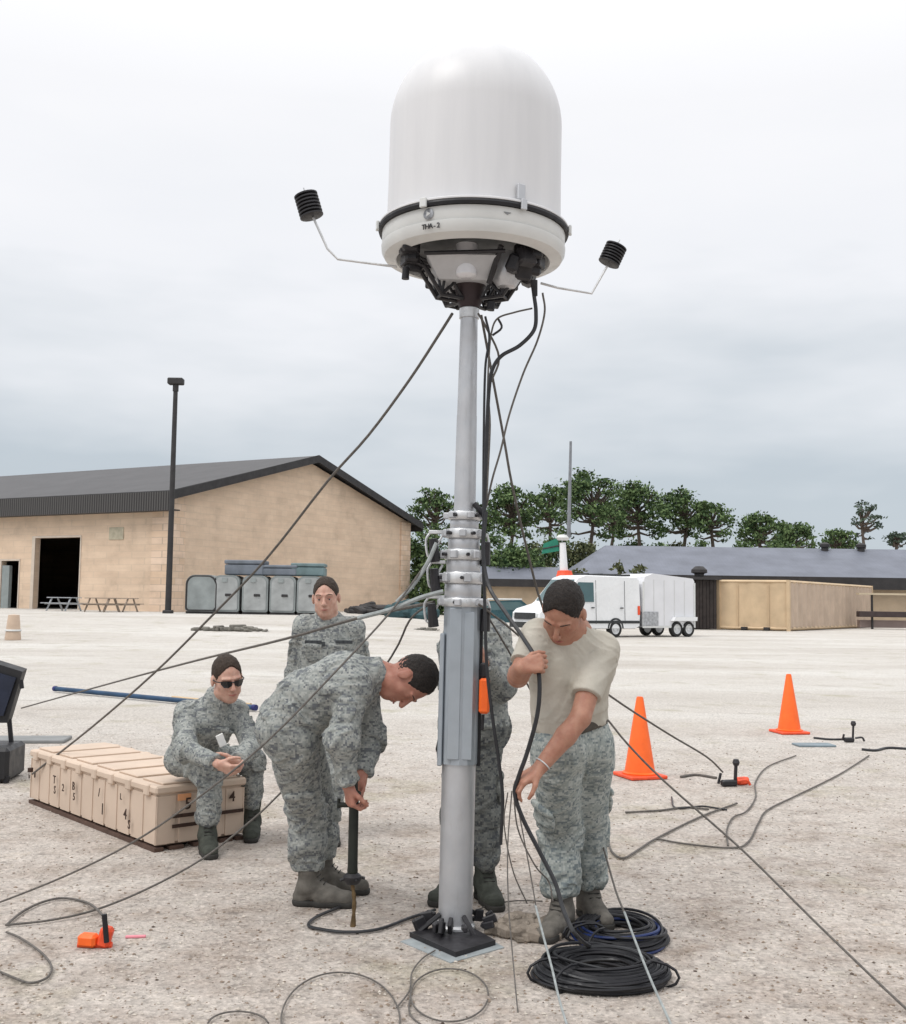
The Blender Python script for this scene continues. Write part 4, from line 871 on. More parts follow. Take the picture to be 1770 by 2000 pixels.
cable('guy_rope', [(940, 615, 5.25), (962, 735, 5.35), (985, 860, 5.45), (1000, 945, 5.5), (1030, 1075, 5.7), (1060, 1185, 5.9), (1110, 1290, 6.2), (1190, 1358, 6.6), (1300, 1430, 7.2), (1380, 1478, 7.7), (1412, 1508, 8.0)], .0065, 'rope', 'guy rope from the radome behind the tan shirted man to the red stake', 'rope', GR, 4)
cable('guy_rope', [(935, 1180, 5.2), (1000, 1230, 5.35), (1100, 1320, 5.6), (1180, 1398, 5.75), (1225, 1452, 5.7), (1300, 1528, 5.6), (1450, 1660, 5.3), (1600, 1808, 4.85), (1757, 1958, 4.35), (1775, 1975, 'g')], .0055, 'rope', 'guy rope crossing left cone and running to the lower right corner', 'rope', GR, 4)
cable('guy_rope', [(955, 760, 5.3), (975, 700, 5.3), (950, 640, 5.25), (934, 612, 5.25)][::-1] + [(957, 830, 5.3), (953, 920, 5.3), (950, 985, 5.26)], .0055, 'rope', 'thin halyard hanging beside the right of the mast', 'rope', None, 5)
cable('guy_rope', [(940, 1182, 5.35), (1010, 1300, 5.6), (1090, 1450, 5.75), (1160, 1597, 5.62), (1180, 1660, 5.4), (1203, 1740, 5.1), (1222, 1788, 4.9)], .0048, 'rope', 'guy rope emerging behind the right trouser leg above the coils', 'rope', GR, 4)
cable('webbing_strap', [(1220, 1782, 4.92), (1240, 1835, 4.7), (1272, 1915, 4.45), (1303, 1990, 'g'), (1325, 2040, 'g')], .0052, 'strap', 'pale webbing strap hanging over the right side of both cable coils', 'strap', 'pale straps over the coils')
cable('thin_cord', [(1006, 1545, 4.84), (1022, 1630, 4.82), (1035, 1700, 4.8), (1048, 1775, 4.75)], .003, 'rope', 'thin cord joining the lower hand to the pale strap over the front coil', 'cord', 'thin cords from the lower hand')
cable('webbing_strap', [(1046, 1768, 4.76), (1062, 1830, 4.6), (1078, 1890, 4.45), (1092, 1950, 4.3), (1108, 2010, 'g')], .0048, 'strap', 'pale webbing strap hanging over the left end of the front coil', 'strap', 'pale straps over the coils')
cable('thin_cord', [(1000, 1545, 4.85), (992, 1650, 4.8), (993, 1760, 4.7), (1000, 1850, 4.6), (1008, 1940, 4.4), (1015, 2010, 4.2)], .003, 'rope', 'thin cord dropping straight from the lower hand of the tan shirted man', 'cord', 'thin cords from the lower hand')
cable('thin_cord', [(992, 1548, 4.86), (985, 1610, 4.86), (1002, 1700, 4.9), (1030, 1765, 4.95)], .003, 'rope', 'thin cord falling from the lower hand towards the grey boot', 'cord', 'thin cords from the lower hand')
cable('thin_cord', [(1003, 1540, 4.84), (1012, 1620, 4.84), (1045, 1690, 4.85), (1072, 1722, 4.9), (1080, 1760, 4.88)], .0035, 'rope', 'brown cord looping from the lower hand against the trouser leg', 'cord', 'thin cords from the lower hand')
cable('main_cable', [(1043, 575, 5.12), (1047, 610, 5.12), (1043, 645, 5.12), (1015, 675, 5.12), (980, 695, 5.12), (962, 722, 5.13), (955, 765, 5.15), (951, 850, 5.17), (948, 930, 5.18), (946, 1010, 5.18), (944, 1080, 5.17), (955, 1145, 5.12), (990, 1200, 5.0), (1022, 1246, 4.88), (1045, 1285, 4.74), (1054, 1330, 4.70), (1050, 1395, 4.70), (1030, 1470, 4.72), (1014, 1515, 4.73), (1006, 1550, 4.74), (1022, 1600, 4.74), (1055, 1665, 4.72), (1085, 1725, 4.68), (1102, 1780, 4.62), (1128, 1830, 4.55), (1170, 1862, 'g'), (1235, 1880, 'g')], .0095, 'cable', 'thick black cable from the radome through the tan shirted man hands to the coils', 'cable')
cable('antenna_cable', [(1060, 572, 5.14), (1064, 610, 5.14), (1050, 665, 5.14), (1022, 730, 5.16), (995, 810, 5.18), (978, 880, 5.2), (962, 935, 5.2), (950, 990, 5.2)], .005, 'rope', 'thin grey cable curving from the right sensor arm to the mast', 'cable')
cable('antenna_cable', [(948, 618, 5.2), (956, 660, 5.2), (948, 720, 5.2), (945, 860, 5.2), (944, 1000, 5.2)], .006, 'cable', 'dark cable running straight down the right of the upper mast tube', 'cable')
cable('antenna_cable', [(1040, 602, 5.14), (1005, 610, 5.14), (972, 622, 5.18), (960, 650, 5.2), (955, 700, 5.2), (952, 780, 5.2)], .0045, 'rope', 'thin cable looping under the lattice to the mast', 'cable')
cable('power_cable', [(950, 1000, 5.17), (944, 1080, 5.16), (947, 1180, 5.15), (951, 1300, 5.14), (962, 1400, 5.13), (975, 1490, 5.13), (982, 1560, 5.12), (978, 1650, 5.12)], .008, 'cable', 'dark cable hanging down the right side of the mast sleeve', 'cable')
cable('ground_cable', [(850, 1782, 'g'), (800, 1798, 'g'), (740, 1820, 'g'), (680, 1826, 'g'), (625, 1820, 'g'), (602, 1812, 'g'), (620, 1795, 'g'), (665, 1776, 'g')], .0075, 'cable', 'black cable on the ground from the mast foot to the bending man boots', 'cable')
def loop(cx, cy, rx, ry, a0, a1, n=14): return [(cx + rx * math.cos(R(a0 + (a1 - a0) * k / n)), cy - ry * math.sin(R(a0 + (a1 - a0) * k / n)), 'g') for k in range(n + 1)]
LG = 'thin cable loops in the foreground'
cable('cable_loop', loop(665, 2000, 116, 95, 190, -15), .0035, 'rope', 'thin cable loop at the bottom edge left of the mast foot', 'cable', LG)
cable('cable_loop', loop(878, 1950, 76, 52, 0, 350, 22), .0035, 'rope', 'round thin cable loop lying right under the mast foot', 'cable', LG)
cable('cable_loop', [(775, 1975, 'g'), (800, 1940, 'g'), (805, 1905, 'g'), (825, 1878, 'g'), (850, 1862, 'g')] , .0035, 'rope', 'thin cable linking the two foreground loops to the mast base plate', 'cable', LG)
cable('cable_loop', [(802, 1945, 'g'), (800, 1985, 'g'), (825, 2010, 'g'), (860, 2030, 'g')], .0035, 'rope', 'thin cable tail leaving the round loop at the bottom edge', 'cable', LG)
cable('cable_loop', loop(465, 2010, 60, 28, 170, 10, 8), .0035, 'rope', 'top of a thin cable loop at the bottom edge left of centre', 'cable', LG)
cable('cable_loop', [(925, 1785, 'g'), (960, 1772, 'g'), (1010, 1764, 'g'), (1060, 1765, 'g')], .0035, 'rope', 'thin cord on the ground between mast foot and the grey boot', 'cable', LG)
cable('cable_loop', [(12, 1812, 'g'), (60, 1778, 'g'), (125, 1758, 'g'), (180, 1768, 'g'), (206, 1790, .0), (212, 1815, 'g')] if False else [(12, 1812, 'g'), (45, 1785, 'g'), (85, 1766, 'g'), (125, 1759, 'g'), (170, 1768, 'g'), (198, 1785, 5.33), (209, 1808, 5.3), (212, 1842, 'g')], .006, 'rope', 'cable arching into the orange stake at the lower left', 'cable', LG)
cable('cable_loop', [(12, 1826, 'g'), (40, 1838, 'g'), (80, 1866, 'g'), (100, 1893, 'g'), (92, 1915, 'g'), (60, 1926, 'g'), (25, 1915, 'g'), (-20, 1895, 'g')], .005, 'rope', 'cable loop on the gravel at the lower left corner', 'cable', LG)
RG = 'slack ropes on the right of the lot'
cable('slack_rope', [(1185, 1640, 'g'), (1196, 1668, 'g'), (1218, 1680, 'g'), (1250, 1662, 'g'), (1285, 1640, 'g'), (1370, 1598, 'g'), (1440, 1572, 'g')], .007, 'rope', 'slack rope bending back up beside the trouser leg towards the red stake', 'rope', RG)
cable('slack_rope', [(1283, 1642, 'g'), (1340, 1652, 'g'), (1430, 1660, 'g'), (1462, 1648, 'g'), (1482, 1610, 'g'), (1500, 1585, 'g'), (1560, 1555, 'g'), (1640, 1515, 'g'), (1698, 1478, 'g')], .0065, 'rope', 'long slack rope swinging round to the far right black stake', 'rope', RG)
cable('slack_rope', [(1222, 1590, 'g'), (1290, 1586, 'g'), (1340, 1580, 'g'), (1385, 1584, 'g')], .008, 'rope', 'short dark rope piece on the ground below the left cone', 'rope', RG)
cable('slack_rope', [(1422, 1655, 'g'), (1420, 1625, 'g'), (1432, 1600, 'g'), (1458, 1588, 'g'), (1476, 1560, 'g'), (1476, 1530, 'g'), (1500, 1500, 'g'), (1555, 1478, 'g')], .006, 'rope', 'wavy rope from the red stake to the grey plate', 'rope', RG)
cable('slack_rope', [(1330, 1520, 'g'), (1360, 1516, 'g'), (1400, 1522, 'g')], .012, 'rope', 'short rope beside the red stake', 'rope', RG)
cable('slack_rope', [(1684, 1466, 'g'), (1710, 1468, 'g'), (1735, 1463, 'g'), (1775, 1465, 'g')], .015, 'cable', 'thick black strap on the ground at the right edge', 'rope', RG)
cable('slack_rope', [(1312, 1560, 'g'), (1318, 1580, 'g'), (1350, 1580, 'g'), (1375, 1578, 'g'), (1420, 1585, 'g')], .007, 'cable', 'dark kinked rope under the crossing guy line', 'rope', RG)
cable('slack_rope', [(1590, 1443, 'g'), (1620, 1446, 'g'), (1650, 1446, 'g')], .012, 'cable', 'short dark line between the far cone and the black stake', 'rope', RG)

# coils
def coil(px0, px1, py0, py1, z, nl, label, mats, seed, r=.0068):
    rs = np.random.RandomState(seed); cx, cy = (px0 + px1) / 2, (py0 + py1) / 2; c = G(cx, cy); s = FPX / c.y; rx = (px1 - px0) / 2 / s
    a = G(cx, py0); b = G(cx, py1); ry = (a.y - b.y) / 2; root = empty('cable_coil', (c.x, c.y, 0), label, 'cable coil', 'cable coils beside the boots'); parts = {}
    for k in range(nl):
        f = 1 - .48 * rs.rand() ** 1.2; ox, oy = rs.randn() * .010, rs.randn() * .010; zz = .012 + z * rs.rand() * (.35 + .65 * math.sin(math.pi * min(1, max(0, (f - .45) / .55)))); ph = rs.rand() * 6; tl = rs.randn() * .012; pts = []
        for i in range(40):
            t_ = 2 * math.pi * i / 40; w = 1 + .02 * math.sin(3 * t_ + ph)
            pts.append(Vector((c.x + ox + rx * f * w * math.cos(t_), c.y + oy + ry * f * w * math.sin(t_), max(.011, zz + tl * math.sin(t_ + ph)))))
        m = mats[0] if rs.rand() < .8 else mats[-1]; parts.setdefault(m, MB()).tube(pts, r, 6, closed=True)
    for m, mb in parts.items(): mb.build('cable_turns', M[m], root)
    for k in range(3):
        a_ = rs.rand() * 6.28; q = Vector((c.x + math.cos(a_) * rx * .84, c.y + math.sin(a_) * ry * .84, z * .5 + .01)); rad_ = Vector((math.cos(a_) * rx, math.sin(a_) * ry, 0)).normalized(); pts = []
        for i in range(12): t_ = 2 * math.pi * i / 12; pts.append(q + rad_ * math.cos(t_) * .10 + Vector((0, 0, 1)) * math.sin(t_) * (z * .62 + .012))
        MB().tube(pts, .006, 5, closed=True).build('tie', M['black'], root)
    return root
M['bluecable'] = worn('dark_blue_cable', (.01, .025, .11), .45, 0, .3, 9, 0)
coil(1052, 1298, 1874, 1946, .065, 105, 'large black cable coil lying at the front, nearest the camera', ['black', 'cable'], 4)
coil(1125, 1296, 1797, 1866, .055, 60, 'black coil with dark blue turns behind the front coil, beside the boots', ['black', 'bluecable'], 6)

# ================================================================== CONES, STAKES, CRATE, CASES
def cone(px, pyb, pyt, label):
    b = G(px, pyb); s = FPX / b.y; hh = .71; root = empty('traffic_cone', b, label, 'traffic cone', 'orange traffic cones on the right')
    rm = Matrix.Rotation(.35 if px < 1400 else .2, 3, 'Z')
    MB().box(b + Vector((0, 0, .018)), (.36, .36, .03), rm, 0, .012).build('base', M['orangered'], root)
    MB().lathe([(.155, .03), (.158, .045), (.135, .055), (.032, hh - .015), (.026, hh), (.018, hh), (.018, hh - .05)], 28, Matrix.Translation(b)).build('body', M['orange'], root)
cone(1250, 1518, 1375, 'orange traffic cone nearer the camera, right of the tan shirted man'); cone(1542, 1432, 1320, 'orange traffic cone farther off, near the black stake at right')
def stake(px, py, hh, mats, label, sc=1):
    b = G(px, py); root = empty('ground_stake', b, label, 'ground stake', 'ground stakes for the guy ropes')
    MB().tube([b, b + Vector((.01, 0, hh))], .014 * sc, 8).build('rod', M[mats[0]], root)
    MB().lathe([(0, -.03), (.022, -.025), (.032, 0), (.022, .028), (0, .032)], 12, Matrix.Translation(b + Vector((.01, 0, hh)))).build('knob', M[mats[0]], root)
    MB().box(b + Vector((-.05 * sc, -.01, .03)), (.13 * sc, .06, .05), Matrix.Rotation(.3, 3, 'Z'), 0, .015).build('anchor_plate', M[mats[1]], root)
    MB().tube([b + Vector((-.13 * sc, 0, .02)), b + Vector((-.11 * sc, 0, .10 * sc))], .012, 6).build('hook', M[mats[1]], root)
    MB().tube(spline([b + Vector((.02, -.02, .05)), b + Vector((.09, -.04, .06)), b + Vector((.12, -.03, .02))], 4), .012, 6).build('lever', M[mats[2]], root)
stake(1436, 1536, .20, ('blackmetal', 'blackmetal', 'orangered'), 'stake with black knob and red lever right of the left cone', 1.1)
stake(1666, 1450, .21, ('blackmetal', 'blackmetal', 'blackmetal'), 'all black ground stake at the far right beyond the cones', .9)
b = G(192, 1850); root = empty('ground_stake', b, 'bright orange ground stake with black cable at the lower left', 'ground stake', 'ground stakes for the guy ropes')
MB().box(b + Vector((-.045, 0, .03)), (.085, .06, .055), Matrix.Rotation(-.2, 3, 'Z'), 0, .02).build('orange_block', M['orange'], root)
MB().box(b + Vector((.03, 0, .045)), (.055, .055, .09), Matrix.Rotation(.25, 3, 'Y'), 0, .015).build('red_block', M['orangered'], root)
MB().tube([b + Vector((-.09, 0, .01)), b + Vector((.06, 0, .01))], .014, 8).build('peg', M['orangered'], root)
MB().tube([b + Vector((.045, -.03, .03)), b + Vector((.03, -.03, .15))], .012, 8).build('cable_grip', M['black'], root)
b = G(265, 1832); tag(MB().box(b + Vector((0, 0, .006)), (.09, .018, .01), Matrix.Rotation(.15, 3, 'Z'), 0, .003).build('ribbon', worn('pink_ribbon', (.75, .28, .33), .8, 0, .1, 9), None, b), 'scrap of pink ribbon on the gravel right of the orange stake', 'ribbon')
b = G(1590, 1457); tag(MB().box(b + Vector((0, 0, .012)), (.42, .22, .02), Matrix.Rotation(.1, 3, 'Z'), 0, .004).build('ground_plate', worn('blue_grey_plate', (.20, .25, .28), .6, .1, .2, 5), None, b), 'flat blue-grey plate on the ground in front of the far cone', 'plate')

# tan ribbed crate with stencilled marks
M['crate'] = worn('tan_ribbed_plastic', (.58, .46, .365), .7, 0, .09, 2.5, .08); M['crateskid'] = worn('crate_skid', (.10, .06, .045), .85, 0, .3, 8); M['stencil'] = worn('brown_stencil_paint', (.05, .028, .02), .8, 0, .3, 30)
M['straporange'] = worn('faded_orange_sticker', (.75, .36, .18), .7, 0, .1, 9)
C0 = G(300, 1667); C1 = G(52, 1568); C2 = G(486, 1641); uL = (C1 - C0); LL = uL.length; uL.normalize(); uW = Vector((-uL.y, uL.x, 0)); 
if uW.dot(C2 - C0) < 0: uW = -uW
WW = (C2 - C0).dot(uW); HC = .38
crate = empty('transit_crate', C0, 'long tan ribbed transit crate with brown stencil marks under the seated man', 'crate')
def CB(u, w, z): return C0 + uL * u + uW * w + Vector((0, 0, z))
rmc = Matrix((uL, uW, Vector((0, 0, 1)))).transposed()
mb = MB(); mb.box(CB(LL / 2, WW / 2, .215 - .02), (LL - .05, WW - .05, .33), rmc, 0, .02)
nr = 11
for i in range(nr):
    u = (i + .5) * LL / nr
    for w in (0.0225, WW - .0225): mb.box(CB(u, w, .185), (LL / nr * .84, .007, .29), rmc, 0, .008)
for i in range(4):
    w = (i + .5) * WW / 4
    for u in (.0225, LL - .0225): mb.box(CB(u, w, .185), (.007, WW / 4 * .84, .29), rmc, 0, .008)
mb.build('body', M['crate'], crate)
mb = MB(); mb.box(CB(LL / 2, WW / 2, HC - .012), (LL - .01, WW - .01, .05), rmc, 0, .014)
for i in range(6):
    u = (i + .5) * LL / 6; mb.box(CB(u, WW / 2, HC + .02), (LL / 6 * .80, WW * .80, .012), rmc, 0, .005)
for i in range(8):
    u = (i + .5) * LL / 8
    for w in (.0, WW): mb.box(CB(u, w + (.012 if w == 0 else -.012), HC - .02), (.07, .035, .07), rmc, 0, .008)
mb.build('lid', M['crate'], crate)
mb = MB(); mb.box(CB(LL / 2, .04, .012), (LL - .02, .06, .024), rmc); mb.box(CB(LL / 2, WW - .04, .012), (LL - .02, .06, .024), rmc)
for w in (.25, .5, .78): mb.box(CB(.05, WW * w, .012), (.08, .09, .022), rmc)
mb.build('skid', M['crateskid'], crate)
def side_M(u, z, rot=0):  # text plane on the long front face, reading direction along the face
    xa = -uL; n = -uW; ya = Vector((0, 0, 1)); Q = Matrix((xa, ya, n)).transposed().to_4x4() @ Matrix.Rotation(rot, 4, 'Z'); Q.translation = CB(u, -.004, z); return Q
def end_M(w, z):
    Q = Matrix((uW, Vector((0, 0, 1)), -uL)).transposed().to_4x4(); Q.translation = CB(-.004, w, z); return Q
for (u, z, ch, sz) in ((1.56, .235, 'T', .10), (1.545, .165, 'S', .10), (1.40, .20, '2', .09), (1.22, .235, 'B', .10), (1.205, .165, '5', .09), (.80, .25, '/', .10), (.74, .15, '1', .13), (.47, .27, 'L', .07), (.40, .17, '4', .12), (.34, .115, 'S', .10), (1.93, .22, '8', .07), (2.06, .2, 'b', .07)):
    text('stencil_mark', ch, sz * .78, side_M(min(u, LL - .04), z), M['stencil'], crate, .0015)
for (w, z, ch, sz) in ((WW * .34, .27, '5', .10), (WW * .82, .28, '4', .09)): text('stencil_mark', ch, sz, end_M(w, z), M['stencil'], crate, .0015)
for w0, w1 in ((.18, .44), (.70, .95)):
    for z in (.205, .145) if w0 < .5 else (.19,):
        mb = MB(); mb.box(CB(-.003, WW * (w0 + w1) / 2, z), (.006, WW * (w1 - w0), .022), rmc); mb.build('handle_bar', M['stencil'], crate)
MB().box(CB(-.002, WW * .30, .315), (.004, .09, .04), rmc).build('sticker', M['straporange'], crate)
q = CB(LL - .10, -.02, .24); MB().lathe([(0, 0), (.02, 0), (.02, .03), (0, .03)], 10, Matrix.Translation(q)).build('rope_hook', M['stencil'], crate)

# black case with its lid leaning open, at the left edge
M['caseblack'] = worn('black_case_plastic', (.016, .016, .018), .45, 0, .3, 5, .1); M['caseblue'] = worn('navy_case_lining', (.012, .017, .035), .6, 0, .3, 5)
c = G(-10, 1530); c.z = 0; case = empty('equipment_case', c, 'open black hard case cut off by the left edge, behind the crate end', 'case')
ys_ = c.y; s_ = FPX / ys_
MB().box(c + Vector((-.12, .2, .15)), (.42, .5, .28), Matrix.Rotation(.1, 3, 'Z'), 0, .03).build('body', M['caseblack'], case)
for k in (0,): MB().tube([c + Vector((.09, .0, .01)), c + Vector((.10, .0, .06))], .025, 8).build('foot', M['black'], case)
a_, b_, d_, e_ = P(44, 1312, ys_ + .3), P(14, 1412, ys_ + .3), P(-60, 1412, ys_ + .3), P(-60, 1280, ys_ + .3)
lid = MB().prism([a_, b_, d_, e_], (0.0, .10, .02)).build('lid', M['caseblack'], case)
MB().prism([P(32, 1324, ys_ + .29), P(7, 1398, ys_ + .29), P(-50, 1398, ys_ + .29), P(-50, 1300, ys_ + .29)], (0, -.012, 0)).build('lining', M['caseblue'], lid)
MB().tube([P(41, 1328, ys_ + .26), P(43, 1345, ys_ + .26)], .018, 6).build('clasp', M['black'], lid)
MB().tube([P(18, 1405, ys_ + .36), c + Vector((-.02, .36, .27))], .02, 6).build('lid_prop', M['black'], case)
b = G(75, 1448); tag(MB().box(b + Vector((-.1, 0, .018)), (.80, .4, .035), Matrix.Rotation(.12, 3, 'Z'), 0, .03).build('folded_tarp', worn('grey_tarp', (.22, .225, .225), .8, 0, .15, 6, .4), None, b), 'folded grey tarp on the ground behind the crate at the left', 'tarp')
# blue tube on the ground
a_ = G(108, 1352); b_ = G(497, 1390); a_.z = b_.z = .055
bt = empty('blue_tube', (a_ + b_) / 2, 'long dark blue tube lying on the lot behind the seated man', 'tube'); d_ = (b_ - a_).normalized()
MB().tube([a_, b_], .036, 14).build('tube_body', M['bluesteel'], bt)
for q in (a_, b_): MB().tube([q - d_ * .03, q + d_ * .03], .042, 14).build('end_cap', worn('navy_cap', (.015, .02, .12), .5, 0, .1, 9), bt)
MB().tube([a_ + (b_ - a_) * .62 + Vector((0, .06, .02)), a_ + (b_ - a_) * .98 + Vector((0, .06, .02))], .03, 8).build('tan_liner', worn('tan_liner', (.55, .40, .24), .7, 0, .1, 9), bt)

M['sandbag'] = worn('brown_grey_sacking', (.24, .205, .17), .95, 0, .35, 14, .8, .1)
q_ = G(1022, 1826); lump('sand_heap', q_, (.30, .20, .12), M['sandbag'], 'low grey-brown heap of damp gravel between the mast base and the grey boot', 'heap', 60, 21, .3)

m_ = [G(782, 1840), G(880, 1882), G(985, 1852), G(905, 1806)]; mc = sum(m_, Vector()) / 4
tag(MB().prism([Vector((p.x, p.y, .0)) for p in m_], (0, 0, .004)).build('ground_mat', worn('grey_ground_mat', (.30, .33, .34), .85, 0, .2, 12, .2), None, mc), 'thin blue-grey mat under the black mast base plate', 'mat')
b = G(1450, 1533); tag(MB().box(b + Vector((0, 0, .035)), (.12, .07, .06), Matrix.Rotation(.5, 3, 'Z'), 0, .02).tube([b + Vector((-.14, -.03, .014)), b + Vector((.02, 0, .02))], .014, 8).build('orange_tag', M['orangered'], None, b), 'small orange red tag lying against the black knobbed stake', 'tag')
# ================================================================== PEOPLE: smooth-union distance fields meshed by surface nets
def A3(v): return np.array((v[0], v[1], v[2]), np.float64)
class Field:
    def __init__(s, vox): s.vox = vox; s.p = []
    def cap(s, a, b, r1, r2=None, k=.02, cut=None): s.p.append(('c', A3(a), A3(b), r1, r2 if r2 is not None else r1, k, (A3(cut[0]), A3(Vector(cut[1]).normalized())) if cut else None)); return s
    def ell(s, c, r, ax=None, k=.02): s.p.append(('e', A3(c), np.array(r, float), np.array(ax, float) if ax is not None else np.eye(3), k)); return s   # ax rows are local axes
    def sub(s, c, r, ax=None, k=.01): s.p.append(('s', A3(c), np.array(r, float), np.array(ax, float) if ax is not None else np.eye(3), k)); return s
    def cut(s, c, n, rad): s.p.append(('x', A3(c), A3(Vector(n).normalized()), rad, 0, 0)); return s
    def mesh(s):
        v = s.vox; lo = np.full(3, 1e9); hi = -lo
        for p in s.p:
            if p[0] == 'c':
                for q, r in ((p[1], p[3]), (p[2], p[4])): lo = np.minimum(lo, q - r); hi = np.maximum(hi, q + r)
            elif p[0] == 'e': m = p[2].max(); lo = np.minimum(lo, p[1] - m); hi = np.maximum(hi, p[1] + m)
        lo -= .035; hi += .035; n = np.ceil((hi - lo) / v).astype(int) + 1
        F = np.full(n, 1.0, np.float32)
        for p in s.p:
            k = p[5] if p[0] == 'c' else p[4]
            if p[0] == 'c': r = max(p[3], p[4]); a = np.minimum(p[1], p[2]) - r; b = np.maximum(p[1], p[2]) + r
            elif p[0] in 'es': r = p[2].max(); a = p[1] - r; b = p[1] + r
            else: a = p[1] - p[3]; b = p[1] + p[3]; k = 0
            mg = k + 3 * v if p[0] != 'x' else 0
            i0 = np.clip(np.floor((a - mg - lo) / v).astype(int), 0, n); i1 = np.clip(np.ceil((b + mg - lo) / v).astype(int) + 1, 0, n)
            if (i1 <= i0).any(): continue
            X = lo[0] + v * np.arange(i0[0], i1[0])[:, None, None]; Y = lo[1] + v * np.arange(i0[1], i1[1])[None, :, None]; Z = lo[2] + v * np.arange(i0[2], i1[2])[None, None, :]
            sl = (slice(i0[0], i1[0]), slice(i0[1], i1[1]), slice(i0[2], i1[2])); f = F[sl]
            if p[0] == 'c':
                d = p[2] - p[1]; L2 = max(1e-9, d @ d); t = np.clip(((X - p[1][0]) * d[0] + (Y - p[1][1]) * d[1] + (Z - p[1][2]) * d[2]) / L2, 0, 1)
                D = np.sqrt((X - p[1][0] - t * d[0]) ** 2 + (Y - p[1][1] - t * d[1]) ** 2 + (Z - p[1][2] - t * d[2]) ** 2) - (p[3] + (p[4] - p[3]) * t)
                if p[6] is not None: D = np.maximum(D, (X - p[6][0][0]) * p[6][1][0] + (Y - p[6][0][1]) * p[6][1][1] + (Z - p[6][0][2]) * p[6][1][2])
            elif p[0] in 'es':
                x, y, z = X - p[1][0], Y - p[1][1], Z - p[1][2]; q = [(x * p[3][i][0] + y * p[3][i][1] + z * p[3][i][2]) / p[2][i] for i in range(3)]
                k0 = np.sqrt(q[0] ** 2 + q[1] ** 2 + q[2] ** 2); k1 = np.sqrt((q[0] / p[2][0]) ** 2 + (q[1] / p[2][1]) ** 2 + (q[2] / p[2][2]) ** 2); D = k0 * (k0 - 1) / np.maximum(k1, 1e-6)
            else:
                D = (X - p[1][0]) * p[2][0] + (Y - p[1][1]) * p[2][1] + (Z - p[1][2]) * p[2][2]; R2 = (X - p[1][0]) ** 2 + (Y - p[1][1]) ** 2 + (Z - p[1][2]) ** 2
                F[sl] = np.where((D > -.5 * v) & (R2 < p[3] ** 2), np.maximum(f, D), f); continue
            D = D.astype(np.float32)
            if p[0] == 's':
                D = -D; hh = np.clip(.5 - .5 * (f - D) / k, 0, 1) ; hh = 1 - hh; F[sl] = D + (f - D) * hh + k * hh * (1 - hh) if False else np.maximum(f, D)
            else:
                kk = max(k, 1e-4); hh = np.clip(.5 + .5 * (f - D) / kk, 0, 1); F[sl] = f + (D - f) * hh - kk * hh * (1 - hh)
        return nets(F, lo, v)
def nets(F, lo, v):
    ins = F < 0; c = ins[:-1, :-1, :-1].astype(np.int8)
    tot = sum(ins[i:F.shape[0] - 1 + i, j:F.shape[1] - 1 + j, k:F.shape[2] - 1 + k].astype(np.int8) for i in (0, 1) for j in (0, 1) for k in (0, 1))
    act = (tot > 0) & (tot < 8); idx = np.argwhere(act); ID = np.full(act.shape, -1, np.int32); ID[act] = np.arange(len(idx))
    C = {(i, j, k): F[idx[:, 0] + i, idx[:, 1] + j, idx[:, 2] + k] for i in (0, 1) for j in (0, 1) for k in (0, 1)}
    P_ = np.zeros((len(idx), 3)); W_ = np.zeros(len(idx))
    for a in C:
        for ax in range(3):
            if a[ax]: continue
            b = list(a); b[ax] = 1; b = tuple(b); fa, fb = C[a], C[b]; m = (fa < 0) != (fb < 0); t = np.where(m, fa / np.where(m, fa - fb, 1), 0)
            q = np.tile(np.array(a, float), (len(idx), 1)); q[:, ax] += t; P_[m] += q[m]; W_[m] += 1
    V = (P_ / W_[:, None] + idx) * v + lo; Fs = []
    for ax in range(3):
        o = [(1, 2), (2, 0), (0, 1)][ax]; s0 = [slice(1, -1)] * 3; s1 = [slice(1, -1)] * 3; s0[ax] = slice(0, -1); s1[ax] = slice(1, None)
        a = ins[tuple(s0)]; b = ins[tuple(s1)]; e = np.argwhere(a != b); off = np.ones(3, int); off[ax] = 0; e = e + off; sg = ins[e[:, 0], e[:, 1], e[:, 2]]
        def g(d1, d2): q = e.copy(); q[:, o[0]] -= d1; q[:, o[1]] -= d2; return ID[q[:, 0], q[:, 1], q[:, 2]]
        quad = np.stack([g(1, 1), g(0, 1), g(0, 0), g(1, 0)], 1); quad[~sg] = quad[~sg][:, ::-1]; Fs.append(quad)
    return V, np.concatenate(Fs)
def vnoise(p, seed=0):
    i = np.floor(p).astype(np.int64); f = p - i; f = f * f * (3 - 2 * f); out = 0
    for a in (0, 1):
        for b in (0, 1):
            for c in (0, 1):
                hsh = ((i[:, 0] + a) * 73856093) ^ ((i[:, 1] + b) * 19349663) ^ ((i[:, 2] + c) * 83492791) ^ (seed * 2654435); hsh = (hsh ^ (hsh >> 13)) * 1274126177; val = ((hsh ^ (hsh >> 16)) & 0xffff) / 65535.0
                w = (f[:, 0] if a else 1 - f[:, 0]) * (f[:, 1] if b else 1 - f[:, 1]) * (f[:, 2] if c else 1 - f[:, 2]); out = out + val * w
    return out
def normals(V, F):
    n = np.cross(V[F[:, 2]] - V[F[:, 0]], V[F[:, 3]] - V[F[:, 1]]); N_ = np.zeros_like(V)
    for k in range(4): np.add.at(N_, F[:, k], n)
    return N_ / (np.linalg.norm(N_, axis=1)[:, None] + 1e-12)
